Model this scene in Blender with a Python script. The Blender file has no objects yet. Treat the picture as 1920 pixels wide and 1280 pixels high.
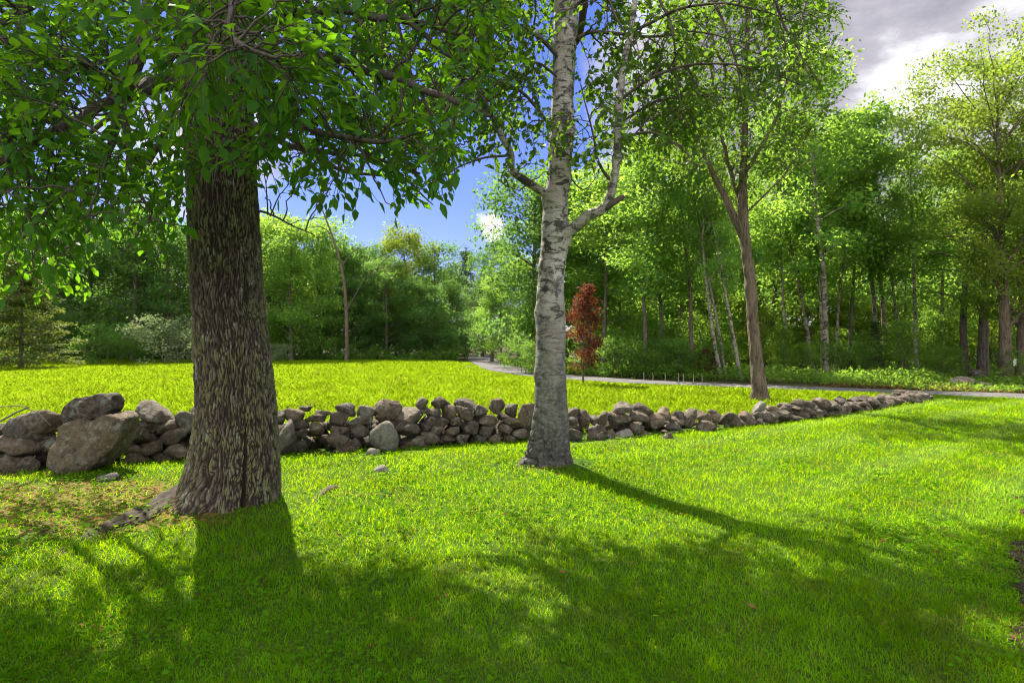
import bpy, math, random
import numpy as np
from mathutils import Vector, Matrix, Euler

R = math.radians
rng = np.random.default_rng(7)
scene = bpy.context.scene
COL = scene.collection

# ------------------------------------------------------------------ camera, sky, sun, exposure
FPX = 1100.0                     # focal length in photo pixels (photo 1920 wide)
CAMH = 1.6
cam_d = bpy.data.cameras.new('camera')
cam = bpy.data.objects.new('camera', cam_d); COL.objects.link(cam)
cam.location = (0, 0, CAMH); cam.rotation_euler = (R(90), 0, 0)
cam_d.sensor_width = 36; cam_d.lens = 36 * FPX / 1920
cam_d.clip_start = 0.05; cam_d.clip_end = 3000
scene.camera = cam

SUN_EL, SUN_AZ = 50.0, -30.0     # azimuth measured from +Y towards +X
sun_vec = Vector((math.sin(R(SUN_AZ)) * math.cos(R(SUN_EL)), math.cos(R(SUN_AZ)) * math.cos(R(SUN_EL)), math.sin(R(SUN_EL))))
sd = bpy.data.lights.new('sun', 'SUN'); sd.energy = 5.0; sd.angle = R(0.55); sd.color = (1.0, 0.93, 0.80)
so = bpy.data.objects.new('sun', sd); COL.objects.link(so)
so.location = sun_vec * 60; so.rotation_euler = sun_vec.to_track_quat('Z', 'Y').to_euler()

world = bpy.data.worlds.new('World'); scene.world = world; world.use_nodes = True
scene.view_settings.view_transform = 'Standard'; scene.view_settings.look = 'None'
scene.view_settings.gamma = 1; scene.view_settings.exposure = 1.68
try: scene.view_settings.use_curve_mapping = False
except Exception: pass
cy = scene.cycles
cy.max_bounces = 8; cy.diffuse_bounces = 4; cy.transmission_bounces = 6; cy.glossy_bounces = 2; cy.transparent_max_bounces = 4
cy.caustics_reflective = False; cy.caustics_refractive = False
cy.sample_clamp_indirect = 6.0; cy.filter_width = 1.05

def build_sky():
    nt = world.node_tree; n = nt.nodes; l = nt.links; n.clear()
    out = n.new('ShaderNodeOutputWorld'); bg = n.new('ShaderNodeBackground'); bg.inputs[1].default_value = 0.15
    sky = n.new('ShaderNodeTexSky'); sky.sky_type = 'NISHITA'; sky.sun_disc = False
    sky.sun_elevation = R(SUN_EL); sky.sun_rotation = R(SUN_AZ); sky.air_density = 1.0; sky.dust_density = 0.1; sky.ozone_density = 3.0
    tc = n.new('ShaderNodeTexCoord')
    hs = n.new('ShaderNodeHueSaturation'); hs.inputs['Saturation'].default_value = 1.15; hs.inputs['Value'].default_value = 0.35
    l.new(sky.outputs[0], hs.inputs['Color'])
    def math_(op, a, b=None, clamp=False):
        m = n.new('ShaderNodeMath'); m.operation = op; m.use_clamp = clamp
        for i, v in enumerate((a, b)):
            if v is None: continue
            if isinstance(v, (int, float)): m.inputs[i].default_value = v
            else: l.new(v, m.inputs[i])
        return m.outputs[0]
    def noise(scale, detail, rough, off, stretch=(1, 1, 1)):
        mp = n.new('ShaderNodeMapping'); mp.inputs['Location'].default_value = off; mp.inputs['Scale'].default_value = stretch
        l.new(tc.outputs['Generated'], mp.inputs['Vector'])
        t = n.new('ShaderNodeTexNoise'); t.inputs['Scale'].default_value = scale; t.inputs['Detail'].default_value = detail; t.inputs['Roughness'].default_value = rough
        l.new(mp.outputs[0], t.inputs['Vector']); return t.outputs[0]
    def blob(px, py, r0, r1):       # 1 inside the cone round that direction, 0 outside
        d = Vector(((px - 960) / FPX, 1, (640 - py) / FPX)).normalized()
        v = n.new('ShaderNodeVectorMath'); v.operation = 'DISTANCE'; v.inputs[1].default_value = d
        l.new(tc.outputs['Generated'], v.inputs[0])
        mr = n.new('ShaderNodeMapRange'); mr.inputs[1].default_value = r0; mr.inputs[2].default_value = r1
        mr.inputs[3].default_value = 1; mr.inputs[4].default_value = 0
        l.new(v.outputs['Value'], mr.inputs[0]); return mr.outputs[0]
    big = noise(2.6, 7, 0.58, (3.1, 0.4, 1.2), (1, 1, 1.9))
    cov = math_('ADD', big, math_('MULTIPLY', blob(1800, 40, 0.12, 0.62), 0.34))
    cov = math_('ADD', cov, math_('MULTIPLY', blob(1250, 150, 0.02, 0.36), 0.13))
    cov = math_('ADD', cov, math_('MULTIPLY', blob(330, 330, 0.0, 0.3), 0.16))
    cov = math_('SUBTRACT', cov, math_('MULTIPLY', blob(800, 370, 0.06, 0.32), 0.40))
    cov = math_('SUBTRACT', cov, math_('MULTIPLY', blob(1080, 120, 0.08, 0.24), 0.22))
    puffn = noise(22, 5, 0.6, (0.3, 2.0, 0.7))
    puff = math_('ADD', math_('MULTIPLY', blob(922, 424, 0.0, 0.055), 0.55), math_('MULTIPLY', puffn, 0.55))
    puff = math_('MULTIPLY', math_('SUBTRACT', puff, 0.50), 6.0, True)
    big_m = math_('MULTIPLY', math_('SUBTRACT', cov, 0.535), 7.0, True)
    mask = math_('MAXIMUM', big_m, puff)
    # cloud brightness: thick middles grey, thin edges bright
    thick = math_('ADD', math_('MULTIPLY', cov, .8), math_('MULTIPLY', noise(4.5, 7, .62, (7.3, 1, 2.4), (1, 1, 2.2)), 1.1))
    thick = math_('SUBTRACT', thick, math_('MULTIPLY', blob(1660, 190, 0.0, 0.10), .22))
    thick = math_('SUBTRACT', thick, math_('MULTIPLY', blob(1610, 10, 0.0, 0.11), .22))
    thick = math_('MULTIPLY', math_('SUBTRACT', thick, 0.90), 2.5, True)
    cr = n.new('ShaderNodeValToRGB'); l.new(thick, cr.inputs[0])
    e = cr.color_ramp.elements; e[0].position = 0.0; e[0].color = (2.7, 2.7, 2.75, 1); e[1].position = 1.0; e[1].color = (.78, .76, .92, 1)
    k = e.new(0.45); k.color = (1.35, 1.30, 1.48, 1)
    # unseen clouds added overhead and behind the camera, brightened to fill the shade
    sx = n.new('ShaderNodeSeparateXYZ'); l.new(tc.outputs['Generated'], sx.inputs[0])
    lit = math_('MAXIMUM', math_('MULTIPLY', math_('SUBTRACT', sx.outputs['Z'], .58), 3.0, True), math_('MULTIPLY', math_('SUBTRACT', .05, sx.outputs['Y']), 2.5, True))  # mask of the out-of-view sky that holds the added fill clouds
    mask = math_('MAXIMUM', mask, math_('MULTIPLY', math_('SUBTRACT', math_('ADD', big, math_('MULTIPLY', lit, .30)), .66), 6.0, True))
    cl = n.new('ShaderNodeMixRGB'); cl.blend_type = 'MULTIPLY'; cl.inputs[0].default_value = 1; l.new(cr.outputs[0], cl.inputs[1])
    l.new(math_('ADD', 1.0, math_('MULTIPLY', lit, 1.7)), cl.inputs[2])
    tn = n.new('ShaderNodeMixRGB'); tn.blend_type = 'MULTIPLY'; tn.inputs[0].default_value = 1; tn.inputs[2].default_value = (.80, .66, 1.0, 1); l.new(hs.outputs[0], tn.inputs[1])
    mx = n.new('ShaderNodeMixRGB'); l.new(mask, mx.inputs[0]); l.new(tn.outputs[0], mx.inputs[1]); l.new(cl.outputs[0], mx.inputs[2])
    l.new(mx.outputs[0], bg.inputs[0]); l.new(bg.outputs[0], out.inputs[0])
build_sky()

# ------------------------------------------------------------------ helpers
def tag(o, label=None, cat=None, group=None, kind=None):
    if label: o['label'] = label
    if cat: o['category'] = cat
    if group: o['group'] = group
    if kind: o['kind'] = kind
    return o

def P(px, py, d):                       # a photo pixel at depth d -> world point
    return np.array([(px - 960) / FPX * d, d, CAMH + (640 - py) / FPX * d])
def G(px, py):                          # a photo pixel on flat ground
    d = CAMH * FPX / (py - 640.0); return np.array([(px - 960) / FPX * d, d, 0.0])
def proj(p):
    p = np.asarray(p); d = np.maximum(p[..., 1], 0.01)
    return 960 + p[..., 0] / d * FPX, 640 - (p[..., 2] - CAMH) / d * FPX

def _h(i, j, k, s):
    n = (i.astype(np.int64) * 374761393 + j.astype(np.int64) * 668265263 + k.astype(np.int64) * 2147483647 + s * 974711) & 0xffffffff
    n = ((n ^ (n >> 13)) * 1274126177) & 0xffffffff
    n = ((n ^ (n >> 16)) * 2246822519) & 0xffffffff
    return ((n ^ (n >> 15)) & 0xffffff) / float(0xffffff)
def vnoise(p, s=0):                     # value noise, p (N,3) -> 0..1
    p = np.asarray(p, float); i = np.floor(p).astype(np.int64); f = p - i; f = f * f * (3 - 2 * f)
    x, y, z = i.T; a, b, c = f.T; r = 0
    for dx in (0, 1):
        for dy in (0, 1):
            for dz in (0, 1):
                w = (a if dx else 1 - a) * (b if dy else 1 - b) * (c if dz else 1 - c)
                r = r + w * _h(x + dx, y + dy, z + dz, s)
    return r
def fbm(p, octs=4, s=0):
    r = 0; a = 0.5; t = 0; p = np.asarray(p, float)
    for o in range(octs):
        r = r + a * vnoise(p, s + o); t += a; a *= 0.5; p = p * 2.03 + 11.3
    return r / t

class Geo:
    def __init__(s): s.v = []; s.f = []; s.n = 0
    def add(s, v, *faces):
        v = np.asarray(v, float).reshape(-1, 3)
        for f in faces: s.f.append(np.asarray(f, np.int64) + s.n)
        s.v.append(v); s.n += len(v); return s
    def build(s, name, mat, parent=None, smooth=True, link=True, attrs=None):
        me = bpy.data.meshes.new(name)
        v = np.concatenate(s.v) if s.v else np.zeros((0, 3))
        if s.f:
            loops = np.concatenate([f.reshape(-1) for f in s.f])
            tot = np.concatenate([np.full(len(f), f.shape[1], np.int32) for f in s.f])
            st = np.concatenate([[0], np.cumsum(tot)[:-1]]).astype(np.int32)
            me.vertices.add(len(v)); me.vertices.foreach_set('co', v.astype(np.float32).ravel())
            me.loops.add(len(loops)); me.loops.foreach_set('vertex_index', loops.astype(np.int32))
            me.polygons.add(len(tot)); me.polygons.foreach_set('loop_start', st); me.polygons.foreach_set('loop_total', tot)
            me.polygons.foreach_set('use_smooth', np.full(len(tot), smooth, bool))
            me.update(calc_edges=True)
        for k, a in (attrs or {}).items():
            at = me.attributes.new(k, 'FLOAT', 'POINT'); at.data.foreach_set('value', np.asarray(a, np.float32))
        if mat is not None: me.materials.append(mat)
        o = bpy.data.objects.new(name, me)
        if link: COL.objects.link(o)
        if parent is not None: o.parent = parent
        return o

def empty(name, loc, rz=0):
    o = bpy.data.objects.new(name, None); COL.objects.link(o); o.location = loc; o.rotation_euler = (0, 0, rz)
    o.empty_display_size = 0.2; return o

def unit(v):
    v = np.asarray(v, float); return v / np.maximum(np.linalg.norm(v, axis=-1, keepdims=True), 1e-9)

def smooth_path(pts, n):
    """Catmull-Rom through pts (k,m), n samples"""
    p = np.asarray(pts, float); k = len(p)
    if k == 2: t = np.linspace(0, 1, n)[:, None]; return p[0] * (1 - t) + p[1] * t
    q = np.vstack([2 * p[0] - p[1], p, 2 * p[-1] - p[-2]])
    u = np.linspace(0, k - 1 - 1e-6, n); i = np.floor(u).astype(int); t = (u - i)[:, None]
    a, b, c, d = q[i], q[i + 1], q[i + 2], q[i + 3]
    return 0.5 * (2 * b + (c - a) * t + (2 * a - 5 * b + 4 * c - d) * t ** 2 + (3 * b - a - 3 * c + d) * t ** 3)

def tube(g, path, rad, sides=6, jitter=0.0, tip=True):
    path = np.asarray(path, float); m = len(path); rad = np.broadcast_to(np.asarray(rad, float), (m,))
    tan = unit(np.gradient(path, axis=0))
    ref = np.array([0.13, 0.31, 0.94]) if abs(tan[0][2]) < 0.9 else np.array([1.0, 0.1, 0])
    u = unit(np.cross(tan, ref)); w = np.cross(tan, u)
    th = np.linspace(0, 2 * math.pi, sides, endpoint=False)
    ring = (np.cos(th)[None, :, None] * u[:, None] + np.sin(th)[None, :, None] * w[:, None])
    r = rad[:, None, None]
    if jitter: r = r * (1 + jitter * (rng.random((m, sides, 1)) - .5))
    v = path[:, None] + ring * r
    i = np.arange(m - 1)[:, None] * sides; j = np.arange(sides)[None]; j2 = (j + 1) % sides
    f = np.stack([i + j, i + j2, i + sides + j2, i + sides + j], -1).reshape(-1, 4)
    g.add(v, f)
    return g

LEAF_T = np.array([[0, 0, 0], [.30, -.46, .07], [.30, .46, .07], [.34, 0, -.02], [.66, -.34, .02], [.66, .34, .02], [1, 0, -.10], [.68, 0, -.05]])
def leaves(g, pos, dr, nr, L, W, kind='fold'):
    """pos, dr (along the leaf), nr (normal) are (N,3); kind fold = two triangles on the midrib, full = eight vertices"""
    pos = np.asarray(pos, float); N = len(pos)
    if N == 0: return
    dr = unit(dr); s = unit(np.cross(nr, dr)); nr = np.cross(dr, s)
    L = np.broadcast_to(np.asarray(L, float), (N,))[:, None, None]; W = np.broadcast_to(np.asarray(W, float), (N,))[:, None, None]
    if kind == 'full': T = LEAF_T
    else: T = np.array([[0, 0, 0], [.42, -.5, .10], [.42, .5, .10], [1, 0, -.06]])
    v = pos[:, None] + dr[:, None] * (T[None, :, 0:1] * L) + s[:, None] * (T[None, :, 1:2] * W) + nr[:, None] * (T[None, :, 2:3] * L)
    k = len(T); b = (np.arange(N) * k)[:, None]
    if kind == 'full':
        g.add(v, np.vstack([b + [0, 3, 1], b + [0, 2, 3], b + [4, 7, 6], b + [7, 5, 6]]), ) ; g.f.append(np.vstack([b + [1, 3, 7, 4], b + [3, 2, 5, 7]]) + g.n - N * k)
    else:
        g.add(v, np.vstack([b + [0, 3, 1], b + [0, 2, 3]]))

# ------------------------------------------------------------------ materials
class M:
    def __init__(s, name):
        s.m = bpy.data.materials.new(name); s.m.use_nodes = True; s.t = s.m.node_tree; s.n = s.t.nodes; s.l = s.t.links; s.n.clear()
        s.out = s.n.new('ShaderNodeOutputMaterial'); s.tc = s.n.new('ShaderNodeTexCoord')
    def set(s, sock, v):
        if isinstance(v, (int, float)): sock.default_value = v
        elif isinstance(v, (tuple, list)): sock.default_value = tuple(v) if len(v) == len(sock.default_value) else tuple(v) + (1,)
        else: s.l.new(v, sock)
    def vec(s, kind='Object', scale=(1, 1, 1), loc=(0, 0, 0)):
        mp = s.n.new('ShaderNodeMapping'); mp.inputs['Scale'].default_value = scale; mp.inputs['Location'].default_value = loc
        if kind == 'World':
            ge = s.n.new('ShaderNodeNewGeometry'); s.l.new(ge.outputs['Position'], mp.inputs['Vector'])
        else: s.l.new(s.tc.outputs[kind], mp.inputs['Vector'])
        return mp.outputs[0]
    def noise(s, vec, scale, detail=4, rough=.55, dist=0):
        t = s.n.new('ShaderNodeTexNoise'); s.l.new(vec, t.inputs['Vector']); t.inputs['Scale'].default_value = scale
        t.inputs['Detail'].default_value = detail; t.inputs['Roughness'].default_value = rough; t.inputs['Distortion'].default_value = dist
        return t.outputs[0]
    def voro(s, vec, scale, feature='F1', out='Distance', rnd=1):
        t = s.n.new('ShaderNodeTexVoronoi'); t.feature = feature; s.l.new(vec, t.inputs['Vector']); t.inputs['Scale'].default_value = scale
        t.inputs['Randomness'].default_value = rnd
        return t.outputs[out]
    def ramp(s, v, *stops):
        r = s.n.new('ShaderNodeValToRGB'); s.l.new(v, r.inputs[0]); e = r.color_ramp.elements
        while len(e) < len(stops): e.new(.5)
        for el, (p, c) in zip(e, stops):
            el.position = p; el.color = (c, c, c, 1) if isinstance(c, (int, float)) else tuple(c) + (1,)
        return r.outputs[0]
    def mix(s, f, a, b, mode='MIX'):
        x = s.n.new('ShaderNodeMixRGB'); x.blend_type = mode; s.set(x.inputs[0], f); s.set(x.inputs[1], a); s.set(x.inputs[2], b); return x.outputs[0]
    def math(s, op, a, b=0.0, clamp=False):
        x = s.n.new('ShaderNodeMath'); x.operation = op; x.use_clamp = clamp; s.set(x.inputs[0], a); s.set(x.inputs[1], b); return x.outputs[0]
    def island(s): return s.n.new('ShaderNodeNewGeometry').outputs['Random Per Island']
    def orand(s): return s.n.new('ShaderNodeObjectInfo').outputs['Random']
    def attr(s, name):
        a = s.n.new('ShaderNodeAttribute'); a.attribute_name = name; return a.outputs['Fac']
    def bsdf(s, col, rough=.8, spec=.3, bump=None, strength=.5, dist=.02):
        b = s.n.new('ShaderNodeBsdfPrincipled'); s.set(b.inputs['Base Color'], col); s.set(b.inputs['Roughness'], rough)
        s.set(b.inputs['Specular IOR Level'], spec)
        if bump is not None:
            bp = s.n.new('ShaderNodeBump'); bp.inputs['Strength'].default_value = strength; bp.inputs['Distance'].default_value = dist
            s.l.new(bump, bp.inputs['Height']); s.l.new(bp.outputs[0], b.inputs['Normal'])
        return b.outputs[0]
    def done(s, sh): s.l.new(sh, s.out.inputs['Surface']); return s.m

def leaf_mat(name, dark, light, trans, tf=.5, clump=.9, hue=.0, rough=.55, spec=.14):
    m = M(name)
    c = m.mix(m.island(), dark, light)
    cn = m.ramp(m.noise(m.vec('Object'), clump, 3, .6), (.32, .55), (.68, 1.35))
    c = m.mix(1.0, c, cn, 'MULTIPLY')
    t = m.mix(m.math('MULTIPLY', m.island(), .6), trans, [x * .62 for x in trans])
    if hue:
        h = m.n.new('ShaderNodeHueSaturation'); m.set(h.inputs['Hue'], m.math('ADD', m.math('MULTIPLY', m.orand(), hue), .5 - hue * .5))
        m.set(h.inputs['Value'], m.math('ADD', m.math('MULTIPLY', m.orand(), .35), .82)); m.set(h.inputs['Color'], c); c = h.outputs[0]
    a = m.bsdf(c, rough, spec)
    tr = m.n.new('ShaderNodeBsdfTranslucent'); m.set(tr.inputs[0], t)
    mx = m.n.new('ShaderNodeMixShader'); mx.inputs[0].default_value = tf; m.l.new(a, mx.inputs[1]); m.l.new(tr.outputs[0], mx.inputs[2])
    return m.done(mx.outputs[0])

MAT = {}
MAT['leaf_ash'] = leaf_mat('ash_leaves', (.018, .066, .010), (.048, .135, .016), (.20, .45, .010), .5)
MAT['leaf_birch'] = leaf_mat('birch_leaves', (.030, .075, .010), (.065, .135, .016), (.20, .36, .02), .48)
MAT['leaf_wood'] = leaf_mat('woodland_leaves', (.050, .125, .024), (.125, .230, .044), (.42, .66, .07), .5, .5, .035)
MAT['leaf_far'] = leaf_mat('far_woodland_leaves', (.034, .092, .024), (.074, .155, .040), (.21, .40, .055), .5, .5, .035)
MAT['leaf_lime'] = leaf_mat('lime_leaves', (.060, .115, .012), (.120, .185, .020), (.36, .48, .03), .5, .6, .02)
MAT['leaf_gold'] = leaf_mat('yellow_green_maple_leaves', (.062, .122, .018), (.130, .180, .026), (.36, .50, .045), .5, .7, .01)
MAT['leaf_pale'] = leaf_mat('silvery_shrub_leaves', (.14, .19, .09), (.22, .28, .14), (.30, .38, .12), .4, 1.2)
MAT['leaf_red'] = leaf_mat('copper_leaves', (.030, .013, .010), (.12, .040, .018), (.24, .060, .020), .45, 1.6)
MAT['needle'] = leaf_mat('conifer_needles', (.020, .048, .014), (.045, .085, .020), (.10, .17, .02), .3, .8, .03)
MAT['needle_lit'] = leaf_mat('hemlock_needles', (.045, .075, .014), (.085, .115, .020), (.22, .28, .03), .4, .8)
MAT['shrub'] = leaf_mat('shrub_leaves', (.034, .095, .018), (.080, .170, .028), (.26, .46, .04), .48, 1.4, .03)
MAT['fern'] = leaf_mat('undergrowth_leaves', (.045, .110, .016), (.105, .195, .026), (.32, .52, .04), .5, .35)

def bark_brown(name, dark, light, moss=None, zs=.22, sc=16):
    m = M(name); v = m.vec('Object', (1, 1, zs))
    n = m.noise(v, sc, 6, .72); c = m.ramp(n, (.36, dark), (.58, light))
    c = m.mix(m.ramp(m.noise(m.vec('Object'), 2.2, 3), (.4, 0.0), (.7, .5)), c, [x * 1.25 for x in light])
    if moss:
        c = m.mix(m.ramp(m.noise(m.vec('Object'), 5, 5, .7), (.55, 0.0), (.68, .55)), c, moss)
    return m.done(m.bsdf(c, .9, .2, n, .8, .03))
MAT['bark_dark'] = bark_brown('dark_bark', (.030, .024, .018), (.105, .085, .065))
MAT['bark_mid'] = bark_brown('brown_bark', (.026, .020, .014), (.150, .112, .074), (.12, .12, .05))
MAT['bark_wood'] = bark_brown('woodland_bark', (.04, .034, .026), (.14, .115, .085), (.10, .12, .05))

def bark_furrowed():
    m = M('furrowed_grey_bark'); rdg = m.attr('ridge')
    fine = m.noise(m.vec('Object', (1, 1, .35)), 60, 5, .7)
    c = m.ramp(rdg, (.10, (.026, .019, .013)), (.5, (.078, .060, .044)), (.9, (.150, .124, .092)))
    c = m.mix(.55, c, m.ramp(fine, (.3, .55), (.7, 1.3)), 'MULTIPLY')
    lich = m.math('MULTIPLY', m.ramp(m.noise(m.vec('Object', (1, 1, .6)), 4.2, 6, .75), (.44, 0.0), (.54, 1.0)), m.ramp(rdg, (.3, 0.0), (.6, 1.0)))
    lich = m.math('MULTIPLY', lich, m.ramp(m.noise(m.vec('Object'), 38, 3, .6), (.42, 0.0), (.52, 1.0)))
    c = m.mix(m.math('MULTIPLY', lich, .7), c, (.17, .185, .055))
    grey = m.math('MULTIPLY', m.ramp(m.noise(m.vec('Object', (1, 1, .7), (4, 2, 1)), 9, 5, .7), (.58, 0.0), (.64, 1.0)), m.ramp(rdg, (.45, 0.0), (.7, .7)))
    c = m.mix(grey, c, (.30, .31, .25))
    return m.done(m.bsdf(c, .92, .15, fine, .5, .012))
MAT['bark_ash'] = bark_furrowed()

def bark_birch(name, far=False):
    m = M(name)
    ob = m.vec('Object')
    band = m.noise(m.vec('Object', (1.2, 1.2, 9)), 4.0 if not far else 2.0, 6, .7, .3)
    base = m.ramp(m.noise(ob, 3.0, 4), (.3, (.27, .24, .185)), (.7, (.48, .45, .385)))
    c = m.mix(m.ramp(band, (.52, 0.0), (.62, .8)), base, (.12, .10, .085))
    lent = m.ramp(m.noise(m.vec('Object', (5, 5, 60)), 3.0, 2), (.62, 0.0), (.66, .7))
    c = m.mix(lent, c, (.10, .08, .07))
    blot = m.ramp(m.noise(m.vec('Object', (1, 1, .75), (2, 5, 0)), 5.2, 6, .74), (.53, 0.0), (.60, .85))
    c = m.mix(blot, c, (.045, .040, .034))
    chev = m.ramp(m.noise(m.vec('Object', (1, 1, 2.3), (6, 1, 4)), 4.6, 6, .70, .6), (.53, 0.0), (.58, .92))
    c = m.mix(chev, c, (.030, .026, .022))
    if far: c = m.mix(1.0, c, (.70, .68, .60), 'MULTIPLY')
    if not far:
        # the old bark low on the trunk: grey, cracked and lichened
        sep = m.n.new('ShaderNodeSeparateXYZ'); m.l.new(m.tc.outputs['Object'], sep.inputs[0])
        low = m.math('ADD', sep.outputs['Z'], m.math('MULTIPLY', m.noise(ob, 2.4, 4), 1.6))
        lowm = m.ramp(m.math('MULTIPLY', low, .25), (.42, 1.0), (.82, 0.0))
        old = m.ramp(m.noise(m.vec('Object', (1, 1, 2.2)), 14, 6, .75), (.36, (.028, .026, .02)), (.54, (.10, .10, .078)), (.72, (.26, .25, .21)))
        c = m.mix(m.math('MULTIPLY', lowm, .85), c, old)
        c = m.mix(m.ramp(m.noise(m.vec('Object', (1, 1, 1), (9, 0, 3)), 6.5, 5, .7), (.60, 0.0), (.66, .55)), c, (.17, .18, .075))
        ft = m.ramp(m.math('MULTIPLY', m.math('ADD', sep.outputs['Z'], m.math('MULTIPLY', m.noise(ob, 5, 5, .7), .7)), .5), (.30, .92), (.52, 0.0)); c = m.mix(m.math('MULTIPLY', ft, m.ramp(m.noise(ob, 9, 5, .75), (.36, 1.0), (.6, .35))), c, (.032, .029, .023))
        rdg = m.attr('ridge'); c = m.mix(m.ramp(rdg, (.05, .9), (.45, 0.0)), c, (.035, .030, .026))
        return m.done(m.bsdf(c, .75, .25, m.math('ADD', band, m.noise(ob, 40, 5, .7)), .6, .012))
    return m.done(m.bsdf(c, .8, .25))
MAT['bark_birch'] = bark_birch('old_birch_bark')
MAT['bark_birch_far'] = bark_birch('grove_birch_bark', True)

def stone_mat(name, dark, light, warm, lich=(.30, .31, .24)):
    m = M(name); ob = m.vec('Object'); w = m.vec('World')
    n = m.noise(w, 11, 8, .72); c = m.ramp(n, (.34, dark), (.52, light), (.68, [x * 1.7 for x in light]))
    c = m.mix(m.math('MULTIPLY', m.orand(), .5), c, warm); c = m.mix(m.ramp(m.math('FRACT', m.math('MULTIPLY', m.orand(), 7.31)), (.45, 0.0), (.85, .4)), c, (.15, .14, .12)); c = m.mix(1.0, c, m.ramp(m.orand(), (.0, .62), (1.0, 1.25)), 'MULTIPLY')
    sp = m.noise(w, 75, 3, .7); c = m.mix(.75, c, m.ramp(sp, (.32, .55), (.68, 1.45)), 'MULTIPLY')
    c = m.mix(m.ramp(m.noise(m.vec('World', (1, 1, 1), (3, 3, 1)), 8, 6, .75), (.54, 0.0), (.60, .55)), c, lich)
    c = m.mix(m.ramp(m.noise(m.vec('World', (1, 1, 1), (1, 8, 1)), 7, 6, .7), (.57, 0.0), (.66, .65)), c, (.030, .026, .022))
    h = m.math('ADD', m.math('MULTIPLY', n, 1.6), m.math('MULTIPLY', m.noise(w, 38, 5, .7), .6))
    return m.done(m.bsdf(c, .88, .22, h, 1.0, .05))
MAT['stone'] = stone_mat('fieldstone', (.040, .031, .023), (.165, .130, .092), (.150, .100, .058))
MAT['stone_pale'] = stone_mat('pale_fieldstone', (.16, .145, .12), (.34, .31, .27), (.28, .24, .19))
MAT['stone_green'] = stone_mat('lichened_boulder', (.09, .085, .060), (.19, .185, .14), (.17, .16, .11))
MAT['stone_ochre'] = stone_mat('ochre_boulder', (.065, .048, .030), (.19, .145, .085), (.17, .115, .055))

def ground_mat(name, cols, scale, extra=None):
    m = M(name); w = m.vec('World')
    c = m.ramp(m.noise(w, scale, 6, .65), (.3, cols[0]), (.55, cols[1]), (.75, cols[2]))
    f = m.noise(w, 42, 5, .75)
    c = m.mix(.8, c, m.ramp(f, (.3, .45), (.7, 1.5)), 'MULTIPLY')
    if extra: c = extra(m, w, c)
    return m.done(m.bsdf(c, .95, .1, f, .8, .03))
MAT['soil'] = ground_mat('woodland_floor', ((.035, .030, .016), (.060, .060, .020), (.10, .075, .042)), .8)
MAT['meadow'] = ground_mat('meadow_ground', ((.06, .10, .010), (.085, .13, .012), (.11, .15, .018)), .5)
MAT['mulch'] = ground_mat('mulch', ((.020, .014, .010), (.05, .035, .025), (.09, .065, .045)), 6)
def lawn_extra(m, w, c):
    # worn, mossy and littered ground round the big trunk and along the wall foot (an attribute painted where the turf is thin)
    bare = m.attr('bare')
    mask = m.ramp(m.math('ADD', bare, m.math('MULTIPLY', m.math('SUBTRACT', m.noise(w, 3.2, 6, .7), .5), 1.1)), (.42, 0.0), (.6, 1.0))
    lit = m.ramp(m.noise(w, 7, 6, .75), (.34, (.030, .022, .012)), (.45, (.10, .095, .022)), (.55, (.17, .14, .03)), (.66, (.16, .07, .022)))
    return m.mix(mask, c, lit)
MAT['lawn'] = ground_mat('lawn_turf', ((.035, .075, .006), (.055, .105, .008), (.075, .125, .010)), 1.2, lawn_extra)
MAT['gravel'] = ground_mat('drive_gravel', ((.085, .08, .078), (.13, .122, .118), (.175, .165, .16)), 2.1)

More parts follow.
